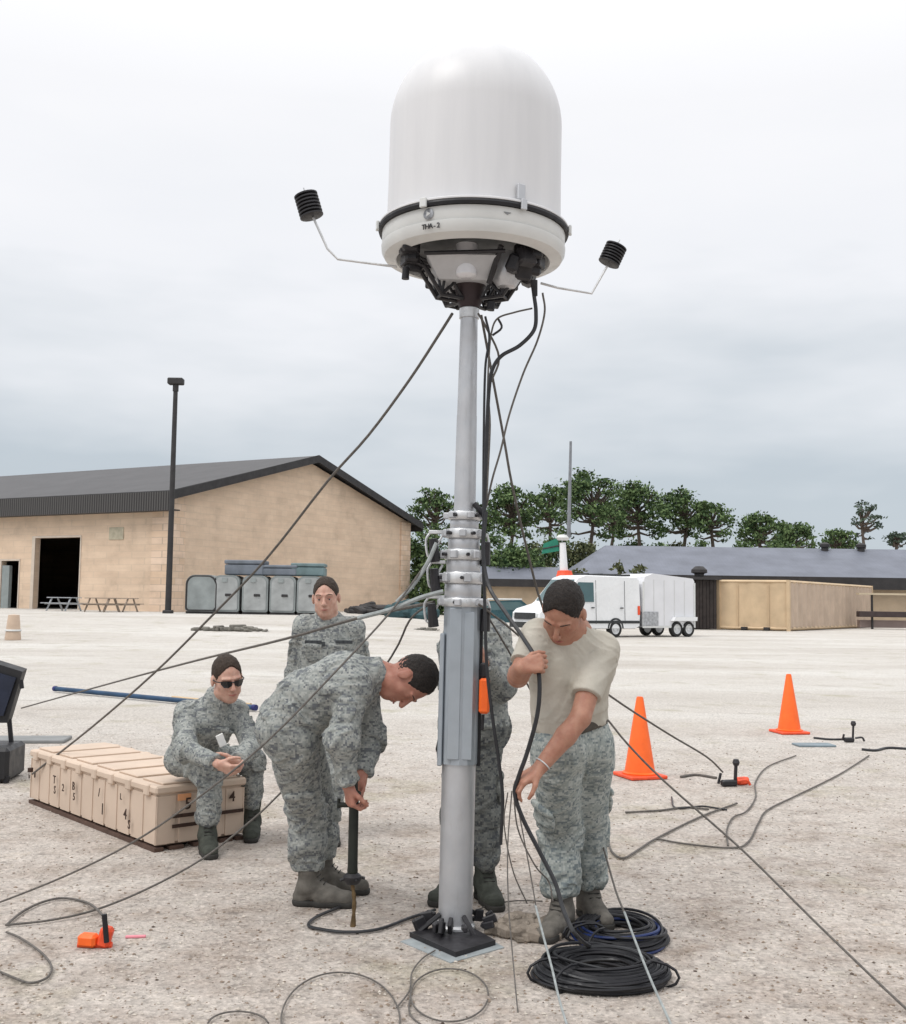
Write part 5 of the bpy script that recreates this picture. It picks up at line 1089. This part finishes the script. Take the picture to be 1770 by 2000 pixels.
def smooth(V, F, it=1, lam=.5):
    for _ in range(it):
        A = np.zeros_like(V); Wt = np.zeros(len(V))
        for k in range(4):
            a, b = F[:, k], F[:, (k + 1) % 4]; np.add.at(A, a, V[b]); np.add.at(A, b, V[a]); np.add.at(Wt, a, 1); np.add.at(Wt, b, 1)
        V = V + lam * (A / Wt[:, None] - V)
    return V
def folds(V, F, bones, amp, seed=0, freq=26):
    """cloth folds running round each limb, stronger near the joints"""
    bestd = np.full(len(V), 1e9); U = np.zeros((len(V), 3)); AM = np.zeros(len(V))
    for bi, (a, b, m, j0, j1) in enumerate(bones):
        a, b = A3(a), A3(b); d = b - a; Lb = np.linalg.norm(d); d = d / Lb; rel = V - a; t = np.clip(rel @ d, 0, Lb); perp = rel - t[:, None] * d; D = np.linalg.norm(perp, axis=1) - m
        msk = D < bestd; bestd[msk] = D[msk]
        ref = np.array((.3, .8, .5)); ref = ref - d * (ref @ d); ref /= np.linalg.norm(ref); r2 = np.cross(d, ref); ax = rel @ ref; ay = rel @ r2
        tu = t * freq + 3.0 * np.sin(ax * 14 + bi) * .5 + ay * 9
        U[msk] = np.stack([tu, ax * 7, ay * 7], 1)[msk] + bi * 17.3; s = t / Lb; jj = .35 + j0 * np.exp(-(s / .22) ** 2) + j1 * np.exp(-((1 - s) / .22) ** 2); AM[msk] = jj[msk]
    n1 = vnoise(U, seed); n2 = vnoise(U * np.array((.45, .8, .8)) + 5, seed + 1); n3 = vnoise(V * 9 + seed, seed + 2)
    r = 1 - np.abs(2 * n1 - 1); r2_ = 1 - np.abs(2 * n2 - 1); disp = amp * AM * (.9 * (r ** 1.6 - .45) + .9 * (r2_ - .55)) + amp * .8 * (n3 - .5)
    n4 = vnoise(U * np.array((2.3, 1.3, 1.3)) + 31, seed + 3); disp = disp + amp * .42 * AM * ((1 - np.abs(2 * n4 - 1)) ** 2 - .33)
    return V + normals(V, F) * disp[:, None]
def fmesh(name, fld, mat, parent=None, loc=None, sm=1, bones=None, amp=0, seed=0, freq=26, rough=0):
    V, F = fld.mesh(); V = smooth(V, F, sm)
    if bones: V = folds(V, F, bones, amp, seed, freq)
    if rough: V = V + normals(V, F) * (rough * (vnoise(V * 90, seed) - .5))[:, None]
    return link(name, npmesh(name, V, F), mat, parent, loc)

def axes(fwd, upv):
    f = Vector(fwd).normalized(); u = Vector(upv); u = (u - f * u.dot(f)).normalized(); r = f.cross(u); return r, f, u      # right, forward, up
def head(fl, c, fwd, upv, s=1.0):
    r, f, u = axes(fwd, upv); Rm = [tuple(r), tuple(f), tuple(u)]
    def q(x, y, z): return c + (r * x + f * y + u * z) * s
    fl.ell(q(0, -.012, .03), (.074 * s, .094 * s, .092 * s), Rm, .02)
    fl.ell(q(0, .028, -.035), (.058 * s, .060 * s, .078 * s), Rm, .03)
    fl.ell(q(0, .052, -.088), (.030 * s, .026 * s, .024 * s), Rm, .03)
    for sg in (-1, 1):
        fl.ell(q(sg * .040, .040, -.018), (.022 * s, .024 * s, .02 * s), Rm, .02)                      # cheek
        fl.ell(q(sg * .050, .005, -.060), (.018 * s, .032 * s, .022 * s), Rm, .03)                     # jaw corner
        fl.cap(q(sg * .012, .083, .030), q(sg * .046, .068, .028), .0095 * s, .008 * s, .01)            # brow
        fl.sub(q(sg * .031, .092, .006), (.0165 * s, .013 * s, .0105 * s), Rm)                         # eye socket
        fl.ell(q(sg * .031, .068, .006), (.0145 * s, .012 * s, .0115 * s), Rm, .004)
        fl.ell(q(sg * .079, -.010, .0), (.009 * s, .018 * s, .031 * s), Rm, .006)                      # ear
    fl.cap(q(0, .084, .018), q(0, .106, -.022), .0075 * s, .0125 * s, .008)                             # nose
    fl.ell(q(.011, .097, -.026), (.008, .009, .007), Rm, .006); fl.ell(q(-.011, .097, -.026), (.008, .009, .007), Rm, .006)
    fl.ell(q(0, .085, -.052), (.023 * s, .009 * s, .006 * s), Rm, .007); fl.ell(q(0, .083, -.064), (.019 * s, .009 * s, .006 * s), Rm, .006)
    return q, (r, f, u)
def hair_mesh(par, c, fwd, upv, mat, s=1.0, vox=.0042, grow=.0036, seed=0, top=.006):
    r, f, u = axes(fwd, upv); Rm = [tuple(r), tuple(f), tuple(u)]
    def q(x, y, z): return c + (r * x + f * y + u * z) * s
    fl = Field(vox); fl.ell(q(0, -.014, .036), ((.074 + grow) * s, (.092 + grow) * s, (.092 + grow + top) * s), Rm, .01)
    V, F = fl.mesh(); V = smooth(V, F, 1); c_ = A3(c); X = (V - c_) @ A3(r) / s; Y = (V - c_) @ A3(f) / s; Z = (V - c_) @ A3(u) / s
    fr = (Y - .064) * .80 - (Z - .072) * .60 + .010 * np.cos(X * 45); lo_ = (Y - .016) * .60 - (Z - .002) * .80; nape = -(Z + .045) * 1.0
    g = np.maximum(np.maximum(fr, lo_), nape); ear = .030 - np.sqrt(((Y + .008) / 1.0) ** 2 + ((Z + .002) / 1.15) ** 2); g = np.maximum(g, np.where(np.abs(X) > .05, ear, -1))
    nse = vnoise(V * 160, seed) * .6 + vnoise(V * 70, seed + 3) * .4; g = g + (nse - .5) * .010
    fade = np.clip((.055 - Z) / .07, 0, 1) * .0035                      # closer cut low on the sides
    dsp = -np.clip((g + .005) / .010, 0, 1) * .024 - fade + .004 * (vnoise(V * np.array((210, 210, 120)), seed + 9) - .5) + .004 * (vnoise(V * 60, seed + 4) - .4)
    V = V + normals(V, F) * dsp[:, None]
    return link('hair', npmesh('hair', V, F), mat, par)
def hand(fl, w, d, n, th, curl=(.5, .7, .5), s=1.0, thumb=(.55, .6, .5), spread=.10):
    """w wrist, d towards the fingers, n the way the palm faces, th thumb side"""
    d = Vector(d).normalized(); n = Vector(n); n = (n - d * n.dot(d)).normalized(); t = Vector(th); sd = d.cross(n); sd = sd if sd.dot(t) > 0 else -sd
    kn = []
    for i, x in enumerate((.031, .010, -.011, -.030)):
        k = w + d * (.088 - (.008 if i == 3 else 0) - (.003 if i == 0 else 0)) * s + sd * x * s - n * .002; kn.append(k); fl.cap(w + d * .012 + sd * x * .55 * s, k, .0165 * s, .0125 * s, .012)
    fl.cap(w + d * .02 + sd * .018 * s + n * .008, w + d * .06 * s + sd * .022 * s + n * .006, .017 * s, .013 * s, .012)
    for i, k in enumerate(kn):
        ln = [(.042, .026, .021), (.046, .029, .022), (.043, .027, .021), (.034, .021, .019)][i]; a = 0; p = k; dd = (d + sd * spread * (1.5 - i) * .6).normalized()
        for j in range(3):
            a += curl[j] * (1 + .10 * (i - 1)); e = p + (dd * math.cos(a) + n * math.sin(a)) * ln[j] * s; fl.cap(p, e, (.0098 - .0008 * j) * s, (.0092 - .0009 * j) * s, .0035 if j else .006); p = e
    p = w + d * .022 * s + sd * .024 * s + n * .006; e = p + (sd * thumb[0] + d * .62 + n * thumb[1] * .6).normalized() * .045 * s; fl.cap(p, e, .0155 * s, .0115 * s, .010)
    e2 = e + (sd * thumb[0] * .35 + d * .7 + n * thumb[2]).normalized() * .034 * s; fl.cap(e, e2, .0112 * s, .0098 * s, .005); e3 = e2 + (d * .8 + n * thumb[2] * 1.1 - sd * .1).normalized() * .026 * s; fl.cap(e2, e3, .0098 * s, .0082 * s, .004)

def person(label, J, top='jacket', skinm='skintan', hairm='hair', vox=.0055, bootm='boot', camom='camo', legm='camo', seed=0, hs=1.0, limb=1.0, sleeve=1.0, glasses=False, eyes=False, glove=None, girth=1.0, bald=False, lw=1.0):
    """J: joints in world space; feet: ankle position on the ground plus toe direction"""
    g = {k: (Vector(v) if not isinstance(v, (dict, tuple)) or isinstance(v, Vector) else v) for k, v in J.items()}
    pel, che, nek = g['pelvis'], g['chest'], g['neck']; hc, hf, hu = g['head'], g['face'], g['crown']
    sA = (g['shL'] - g['shR']).normalized(); hA = (g['hipL'] - g['hipR']).normalized(); wst = g.get('waist', pel.lerp(che, .42)); org = Vector((pel.x, pel.y, 0))
    b = Field(vox)
    head(b, hc, hf, hu, hs); r, f, u = axes(hf, hu)
    b.cap(nek - (hc - nek) * .2, hc - u * .045 - f * .022, .060 * limb, .053, .02)
    for sg in (-1, 1):
        b.cap(che + sA * sg * .07, wst + hA * sg * .055, .098 * girth, .092 * girth, .05); b.cap(wst + hA * sg * .055, pel + hA * sg * .07, .092 * girth, .105 * girth, .05)
    b.cap(g['shL'], g['shR'], .058, .058, .06); b.cap(nek, che, .065, .10, .05)
    ank = {}
    for s_ in 'LR':
        sh, el, wr = g['sh' + s_], g['el' + s_], g['wr' + s_]
        b.cap(sh, el, .052 * limb, .040 * limb, .02); b.cap(el, el.lerp(wr, .35), .039 * limb, .040 * limb, .015); b.cap(el.lerp(wr, .35), wr, .040 * limb, .0265 * limb, .015)
        hp, kn, ft = g['hip' + s_], g['kn' + s_], g['ft' + s_]; an = Vector((ft[0].x, ft[0].y, ft[0].z + .10)); ank[s_] = an
        b.cap(hp, kn, .082, .054, .03); b.cap(kn, kn.lerp(an, .35), .053, .054, .02); b.cap(kn.lerp(an, .35), an, .053, .036, .02)
        td = Vector((ft[1][0], ft[1][1], 0)).normalized(); b.cap(an - Vector((0, 0, .05)), an - Vector((0, 0, .065)) + td * .14, .035, .028, .02)
        hd = g['hand' + s_]; hand(b, wr, hd['d'], hd['n'], hd['t'], hd.get('curl', (.5, .7, .5)), hd.get('s', 1), hd.get('thumb', (.55, .6, .5)))
    body = fmesh('person', b, M[skinm], None, org, 1); tag(body, label, 'person')
    # trousers
    t = Field(vox + .0005); c_ = .022
    wcut = pel + (wst - pel) * .62
    for sg in (-1, 1): t.cap(pel + hA * sg * .065 + (wst - pel) * .40, pel + hA * sg * .078, .108 * girth, .118 * girth, .05, (wcut, (wst - pel)))
    bones = []
    for s_ in 'LR':
        hp, kn, an = g['hip' + s_], g['kn' + s_], ank[s_]; bt = an + (kn - an).normalized() * .115
        t.cap(hp, kn, .106 * lw, .081 * lw, .04); t.cap(kn, kn.lerp(bt, .6), .081 * lw, .084 * lw, .03); t.cap(kn.lerp(bt, .6), bt, .084 * lw, .066 * lw, .02, (bt + (an - bt).normalized() * .035, (an - bt)))
        bones += [(hp, kn, .1, .5, 1.1), (kn, bt, .08, 1.0, 1.5)]
        ld = hA if s_ == 'L' else -hA; ax_ = (kn - hp).normalized(); ld = (ld - ax_ * ld.dot(ax_)).normalized(); fd = ax_.cross(ld).normalized(); pc = hp.lerp(kn, .66) + ld * .088 * lw
        t.ell(pc, (.017, .068, .085), [tuple(ld), tuple(fd), tuple(ax_)], .003); t.ell(pc - ax_ * .062 + ld * .006, (.016, .074, .024), [tuple(ld), tuple(fd), tuple(ax_)], .002)
    fmesh('trousers', t, M[legm], body, None, 1, bones + [(pel, wcut, .11, .3, .3)], .018, seed + 1, 18)
    # belt
    pts = []; ud = (wst - pel).normalized(); fdir = hA.cross(ud).normalized()
    # boots
    for s_ in 'LR':
        ft = g['ft' + s_]; an = ank[s_]; kn = g['kn' + s_]; td = Vector((ft[1][0], ft[1][1], 0)).normalized(); z0 = ft[0].z; o = Vector((ft[0].x, ft[0].y, z0)); sd = Vector((-td.y, td.x, 0)); lf = ft[2] if len(ft) > 2 else 0
        bo = Field(vox); bo.cap(an + (kn - an).normalized() * .14, an, .056, .050, .02); bo.cap(an, o - td * .035 + Vector((0, 0, .045)), .050, .047, .02); bo.cap(an - Vector((0, 0, .01)), o + td * .11 + Vector((0, 0, .055)), .053, .047, .03)
        for w in (-.014, .014): bo.cap(o + td * .07 + sd * w + Vector((0, 0, .045)), o + td * .20 + sd * w * .7 + Vector((0, 0, .041 + lf)), .040, .034, .02)
        bo.cut(o + Vector((0, 0, .022)), (0, 0, -1), .4); bn = fmesh('boot', bo, M[bootm], body, None, 1, [(an + Vector((0, 0, .1)), an - Vector((0, 0, .05)), .05, .4, .8)], .004, seed, 45)
        so_ = Field(vox); so_.cap(o - td * .036 + Vector((0, 0, .02)), o + td * .06 + Vector((0, 0, .018)), .050, .040, .02)
        for w in (-.014, .014): so_.cap(o + td * .07 + sd * w + Vector((0, 0, .018)), o + td * .205 + sd * w * .7 + Vector((0, 0, .018)), .042, .037, .02)
        so_.cut(o + Vector((0, 0, .030)), (0, 0, 1), .4); so_.cut(o, (0, 0, -1), .4); fmesh('sole', so_, M['sole'], bn, None, 0)
        lc = MB()
        for k in range(5):
            q = o + td * (.115 - .017 * k) + Vector((0, 0, .080 + .017 * k)) if k < 5 else o; lc.tube([q - sd * .028, q + sd * .028 + td * .004], .0035, 5)
        lc.build('laces', M['sole'], bn)
    # upper garment
    j = Field(vox + .0005); jb = []
    if top == 'jacket': cth, hem, rt_ = .020, .25, .5
    else: cth, hem, rt_ = .013, .62, .5
    hemp = wst + (pel - wst) * (.95 if top == 'jacket' else .44)
    for sg in (-1, 1):
        j.cap(che + sA * sg * .075, wst + hA * sg * .06, (.102 + cth) * girth, (.098 + cth) * girth, .05); j.cap(wst + hA * sg * .06, hemp + hA * sg * .070, (.098 + cth) * girth, (.104 + cth) * girth, .04, (hemp, (pel - wst)))
    j.cap(g['shL'], g['shR'], .058 + cth, .058 + cth, .07); j.cap(nek, che, .062 + cth, .105 + cth, .05)
    for s_ in 'LR':
        sh, el, wr = g['sh' + s_], g['el' + s_], g['wr' + s_]
        if top == 'jacket':
            j.cap(sh, el, .054 * limb + cth, .048 * limb + cth * .8, .025); j.cap(el, wr.lerp(el, .08), .048 * limb + cth * .8, .034 + cth * .7, .02, (wr.lerp(el, .10), (wr - el))); jb += [(sh, el, .07, .9, 1.2), (el, wr, .06, 1.2, .7)]
        else:
            e2 = sh.lerp(el, sleeve); j.cap(sh, e2, .056 * limb + cth, .052 * limb + cth * .7, .03, (e2, (el - sh))); jb += [(sh, el, .07, .9, .5)]
    if top == 'jacket':
        nd = (hc - nek).normalized(); nx, ny = frame(nd)
        for k in range(10):
            a0, a1 = k * .628, (k + 1) * .628; c0 = nek + nd * .012; j.cap(c0 + (nx * math.cos(a0) + ny * math.sin(a0)) * .066, c0 + (nx * math.cos(a1) + ny * math.sin(a1)) * .066, .016, .016, .012)
    if top == 'jacket':
        U_ = (nek - wst).normalized(); fr_ = sA.cross(U_).normalized(); Rr = [tuple(sA), tuple(fr_), tuple(U_)]; dd_ = (.105 + cth) * girth
        for sg in (-1, 1):
            pc = che + fr_ * (dd_ - .002) + sA * sg * .078 - U_ * .015; j.ell(pc, (.058, .014, .062), Rr, .003); j.ell(pc + U_ * .045 + fr_ * .004, (.062, .014, .020), Rr, .002)
        j.cap(nek + fr_ * .075, che + fr_ * (dd_ + .002), .009, .010, .003); j.cap(che + fr_ * (dd_ + .002), hemp + fr_ * (dd_ + .004), .010, .010, .003)
        for s_ in 'LR':
            sh, el = g['sh' + s_], g['el' + s_]; ax_ = (el - sh).normalized(); ld = sA if s_ == 'L' else -sA; ld = (ld - ax_ * ld.dot(ax_)).normalized(); fd = ax_.cross(ld).normalized(); pc = sh.lerp(el, .48) + ld * (.050 * limb + cth - .002)
            j.ell(pc, (.014, .045, .060), [tuple(ld), tuple(fd), tuple(ax_)], .003); j.ell(pc - ax_ * .045 + ld * .004, (.014, .050, .018), [tuple(ld), tuple(fd), tuple(ax_)], .002)
    jb += [(che, wst, .13, .3, .9), (wst, hemp, .13, .6, .5), (g['shL'], g['shR'], .08, .5, .5)]
    jo = fmesh('jacket' if top == 'jacket' else 't_shirt', j, M[camom if top == 'jacket' else 'tshirt'], body, None, 1, jb, .018 if top == 'jacket' else .012, seed + 5, 18 if top == 'jacket' else 12)
    if top != 'jacket':
        bl = Field(vox); q = pel + (wst - pel) * .60
        for sg in (-1, 1): bl.cap(q + hA * sg * .060 - ud * .0, q + hA * sg * .0605, (.1205) * girth, .1205 * girth, .05)
        bl.cut(q + ud * .022, ud, .3); bl.cut(q - ud * .022, -ud, .3); fmesh('belt', bl, M['belt'], body, None, 0)
    if not bald: hair_mesh(body, hc, hf, hu, M[hairm], hs, seed=seed)
    def q(x, y, z): return hc + (r * x + f * y + u * z) * hs
    if eyes:
        for sg in (-1, 1):
            Q = Matrix((r, u, f)).transposed().to_4x4(); Q.translation = q(sg * .031, .0795, .005)
            e_ = MB().lathe([(.0075, -.004), (.0070, -.0005), (.0045, .0012), (.0, .0018)], 14, Q).build('eye', M['eyewhite'], body)
            MB().lathe([(.0052, .0012), (.0048, .0026), (0, .0034)], 12, Q).build('iris', M['hair'], e_)
            MB().tube([q(sg * .020, .0855, .012), q(sg * .033, .0850, .0145), q(sg * .044, .078, .012)], .0022, 5).build('eyelid', M['lip'], e_)
    if not glasses:
        for sg in (-1, 1): MB().tube(spline([q(sg * .016, .0905, .031), q(sg * .034, .0865, .036), q(sg * .051, .072, .031)], 3), [.0016, .0022, .0025, .0025, .0024, .002, .0014], 6).build('eyebrow', M[hairm], body)
    MB().tube(spline([q(-.021, .0905, -.0565), q(-.009, .0955, -.0560), q(0, .0960, -.0572), q(.009, .0955, -.0560), q(.021, .0905, -.0565)], 3), [.001, .002, .003, .0035, .0038, .004, .0042, .004, .0038, .0035, .003, .002, .001], 6).build('mouth', M['lip'], body)
    if glasses:
        sg_ = MB()
        for sg in (-1, 1):
            pts = [q(sg * x, y, z) for x, y, z in ((.006, .101, .020), (.034, .0985, .024), (.060, .080, .022), (.061, .079, .006), (.048, .090, -.011), (.026, .0985, -.012), (.009, .101, -.002))]; sg_.prism(pts, f * -.005 * hs)
        lens = sg_.build('sunglasses', M['lens'], body)
        tm = MB()
        for sg in (-1, 1): tm.tube([q(sg * .060, .080, .017), q(sg * .077, .045, .014), q(sg * .080, -.005, .012)], .0035, 5)
        tm.tube([q(-.008, .102, .017), q(.008, .102, .017)], .0035, 5); tm.build('glasses_frame', M['black'], lens)
    return body, jo, g
# ================================================================== THE FIVE PEOPLE
V3 = Vector
# --- man in the tan T-shirt
f1 = G(1098, 1818); f1.z = 0; f2 = G(1150, 1792); f2.z = 0
fy1, fy2 = f1.y, f2.y
A = dict(pelvis=P(1118, 1450, 5.14), waist=P(1112, 1385, 5.12), chest=P(1112, 1300, 5.06), neck=P(1120, 1232, 4.99), head=P(1101, 1198, 4.90), face=(-.34, -.58, -.74), crown=(-.12, -.62, .76),
         shR=P(1052, 1243, 4.98), shL=P(1172, 1268, 5.03), elR=P(1021, 1312, 4.78), wrR=P(1030, 1306, 4.60) , elL=P(1134, 1402, 4.84), wrL=P(1052, 1503, 4.76),
         hipR=P(1087, 1470, 5.06), hipL=P(1148, 1470, 5.22), knR=P(1096, 1630, fy1 + .02), knL=P(1146, 1625, fy2 - .08), ftR=(f1, (-.45, -.9)), ftL=(f2, (.25, -.9)),
         handR=dict(d=(.35, -.15, .8), n=(.75, .55, -.1), t=(.2, -.9, .2), curl=(1.15, 1.1, .7)), handL=dict(d=(-.75, -.15, -.45), n=(-.25, .2, -.9), t=(.1, -.95, .2), curl=(.55, .75, .5)))
A['elR'] = P(1012, 1322, 4.86); A['wrR'] = P(1018, 1304, 4.70)
A['handR'] = dict(d=(.78, -.18, .22), n=(.25, .8, -.25), t=(.1, -.15, .95), curl=(1.2, 1.1, .6))
pa, ja, ga = person('man in tan T-shirt and grey camouflage trousers holding a black cable beside the mast', A, 'tshirt', 'skintan', 'hair', .005, 'boot', legm='camolight', seed=1, hs=1.16, limb=1.14, sleeve=.70, girth=1.12, lw=1.1)
wr, el = ga['wrL'], ga['elL']; d = (wr - el).normalized(); x, y = frame(d); q = el.lerp(wr, .90)
MB().tube([q + (x * math.cos(a) + y * math.sin(a)) * .035 for a in [k * math.pi / 8 for k in range(16)]], .003, 6, closed=True).build('wristband', M['alul'], pa)

# --- bending man
g1 = G(603, 1768); g1.z = 0; g2 = G(632, 1745); g2.z = 0
B = dict(pelvis=P(560, 1418, 5.50), waist=P(600, 1372, 5.48), chest=P(668, 1338, 5.46), neck=P(732, 1318, 5.45), head=P(795, 1328, 5.44), face=(.02, -.22, -1), crown=(.96, -.12, -.10),
         shR=P(690, 1350, 5.30), shL=P(706, 1335, 5.62), elR=P(668, 1445, 5.22), wrR=P(680, 1535, 5.26), elL=P(722, 1440, 5.60), wrL=P(706, 1520, 5.45),
         hipR=P(570, 1445, 5.40), hipL=P(580, 1440, 5.60), knR=P(600, 1590, g1.y - .02), knL=P(622, 1585, g2.y), ftR=(g1, (.985, -.12)), ftL=(g2, (.99, .0)),
         handR=dict(d=(.16, .06, -.9), n=(.85, .45, .1), t=(.4, -.8, .1), curl=(.9, 1.0, .6)), handL=dict(d=(-.25, -.18, -.8), n=(-.55, -.75, 0), t=(.7, -.5, .3), curl=(.95, 1.0, .6)))
pb_, jb_, gb = person('man in grey camouflage uniform bending over a dark stake driver left of the mast', B, 'jacket', 'skinred', 'hair', .005, 'boot', seed=2, hs=1.16, limb=1.10, girth=1.22, lw=1.12)
# stake driver in his hands
tq = [P(690, 1520, 5.36), P(690, 1712, 5.36)]; tb = G(697, 1765); tb = V3((tq[1].x, 5.36, 0)); dv = empty('stake_driver', tb, 'dark green stake driver standing upright in the bending man hands', 'stake driver'); M['olive'] = worn('dark_olive_paint', (.013, .016, .012), .5, .1, .4, 14, .1)
zt_ = P(690, 1560, 5.36).z; zbt = P(690, 1705, 5.36).z; cxm = P(690, 1640, 5.36).x; Tq = Matrix.Translation((cxm, 5.36, 0))
MB().lathe([(0, zbt), (.024, zbt), (.026, zbt + .01), (.024, zbt + .03), (.023, zt_), (.034, zt_ + .005), (.034, zt_ + .03), (.018, zt_ + .04), (.016, zt_ + .12), (0, zt_ + .12)], 20, Tq).build('barrel', M['olive'], dv)
mb = MB(); mb.tube([V3((cxm - .075, 5.36, zt_ - .03)), V3((cxm + .03, 5.36, zt_ - .03))], .012, 8); mb.tube([V3((cxm - .072, 5.36, zt_ - .045)), V3((cxm - .072, 5.36, zt_ + .0))], .009, 6); mb.build('handle', M['olive'], dv)
MB().lathe([(.0, zbt - .05), (.03, zbt - .05), (.045, zbt - .03), (.045, zbt - .015), (.028, zbt), (0, zbt)], 16, Tq).build('foot_flange', M['blackmetal'], dv)
mb = MB()
for k in range(4): a = k * 1.57 + .4; mb.tube([V3((cxm + math.cos(a) * .03, 5.36 + math.sin(a) * .03, zbt - .02)), V3((cxm + math.cos(a) * .062, 5.36 + math.sin(a) * .05, zbt - .03))], .008, 5)
mb.build('prongs', M['blackmetal'], dv)
MB().tube(spline([V3((cxm, 5.36, zbt - .05)), V3((cxm + .012, 5.35, zbt * .5)), V3((cxm + .008, 5.36, 0))], 4), [.008, .010, .008, .011, .008, .011, .008, .012, .015], 7).build('stake', worn('rusty_stake', (.13, .085, .04), .8, .2, .4, 30), dv)

# --- seated man with sunglasses
s1 = G(404, 1663); s1.z = 0; s2 = G(492, 1632); s2.z = 0
zseat = HC + .035
pc_ = P(352, 1478, 7.05)
Cc = dict(pelvis=P(368, 1480, 7.02), waist=P(384, 1446, 6.98), chest=P(405, 1412, 6.90), neck=P(428, 1365, 6.84), head=P(444, 1328, 6.78), face=(.50, -.84, -.22), crown=(-.02, -.20, 1),
          shR=P(366, 1398, 6.86), shL=P(462, 1392, 6.96), elR=P(362, 1462, 6.62), wrR=P(428, 1494, 6.44), elL=P(492, 1458, 6.84), wrL=P(462, 1488, 6.52),
          hipR=P(372, 1489, 6.92), hipL=P(405, 1478, 7.12), knR=P(410, 1515, s1.y + .02), knL=P(494, 1488, s2.y + .02), ftR=(s1, (.30, -.9)), ftL=(s2, (.15, -1)),
          handR=dict(d=(.75, -.25, -.25), n=(-.2, .7, .5), t=(.1, -.2, .9), curl=(.7, .9, .6)), handL=dict(d=(-.7, -.45, -.2), n=(.2, .7, .4), t=(0, -.2, .9), curl=(.7, .9, .6)))
ps, js, gs = person('man in grey camouflage uniform and sunglasses sitting on the tan crate with clasped hands', Cc, 'jacket', 'skinpale', 'hairbrown', .0055, 'bootdark', seed=3, hs=1.14, glasses=True, lw=.84, limb=.88, girth=.88)
b = P(432, 1446, 6.66); MB().box(b, (.045, .012, .075), Matrix.Rotation(.5, 3, 'Z') @ Matrix.Rotation(-.4, 3, 'Y'), 0, .004).build('badge', M['badge'], js)
def flap(par, px, py, Y, w, hh, rot, mat='patch'): MB().box(P(px, py, Y), (w, .012, hh), Matrix.Rotation(rot, 3, 'Z'), 0, .003).build('name_tape', M[mat], par)

# --- standing man behind the bending one
d1 = G(612, 1636); d1.z = 0; d2 = G(640, 1640); d2.z = 0; YD = d1.y
D = dict(pelvis=P(630, 1385, YD), waist=P(634, 1330, YD), chest=P(641, 1268, YD - .01), neck=P(642, 1212, YD - .02), head=P(637, 1170, YD - .06), face=(-.02, -1, -.10), crown=(-.06, -.05, 1),
         shR=P(596, 1226, YD), shL=P(690, 1228, YD), elR=P(578, 1320, YD + .06), wrR=P(612, 1385, YD + .15), elL=P(704, 1322, YD + .06), wrL=P(665, 1385, YD + .15),
         hipR=P(610, 1400, YD), hipL=P(656, 1400, YD), knR=P(610, 1520, d1.y), knL=P(648, 1520, d2.y), ftR=(d1, (-.2, -1)), ftL=(d2, (.3, -1)),
         handR=dict(d=(.7, 0, -.5), n=(0, 1, 0), t=(0, 0, 1)), handL=dict(d=(-.7, 0, -.5), n=(0, 1, 0), t=(0, 0, 1)))
pd_, jd, gd_ = person('young man in grey camouflage uniform standing with hands behind his back beyond the bending man', D, 'jacket', 'skinpale', 'hairbrown', .0055, 'bootdark', seed=4, hs=1.08, eyes=True)
MB().box(P(632, 1258, YD - .155), (.022, .01, .03), None, 0, .003).build('rank_tab', M['patch'], jd)
for px in (612, 672): MB().box(P(px, 1254, YD - .148), (.11, .01, .022), None, 0, .003).build('name_tape', M['patch'], jd)

# --- man hidden behind the mast
h1 = G(947, 1758); h1.z = 0; h2 = G(893, 1752); h2.z = 0; YE = (h1.y + h2.y) / 2
E = dict(pelvis=P(926, 1420, YE), waist=P(925, 1355, YE), chest=P(924, 1272, YE - .02), neck=P(908, 1205, YE - .05), head=P(904, 1152, YE - .09), face=(.0, -1, -.35), crown=(0, -.3, 1),
         shR=P(900, 1240, YE + .03), shL=P(966, 1240, YE - .02), elR=P(896, 1350, YE + .10), wrR=P(872, 1425, YE - .02), elL=P(978, 1340, YE - .16), wrL=P(944, 1294, YE - .34),
         hipR=P(903, 1440, YE), hipL=P(945, 1440, YE), knR=P(898, 1590, h2.y), knL=P(946, 1590, h1.y), ftR=(h2, (-.5, -.8)), ftL=(h1, (.25, -.95)),
         handR=dict(d=(-.1, -.2, -.9), n=(.5, .5, 0), t=(.2, -.9, 0), curl=(.3, .4, .3)), handL=dict(d=(-.55, -.2, .6), n=(-.4, .8, 0), t=(-.2, 0, .9), curl=(.8, .9, .6)))
pe, je, ge = person('man in grey camouflage uniform standing hidden behind the mast with dark trousers', E, 'jacket', 'skintan', 'hair', .0055, 'bootdark', legm='camo2', seed=5, lw=.9, girth=.92)
gl = Field(.005); hand(gl, ge['wrR'], (-.1, -.2, -.9), (.5, .5, 0), (.2, -.9, 0), (.3, .4, .3), 1.28); fmesh('glove', gl, M['glove'], pe)
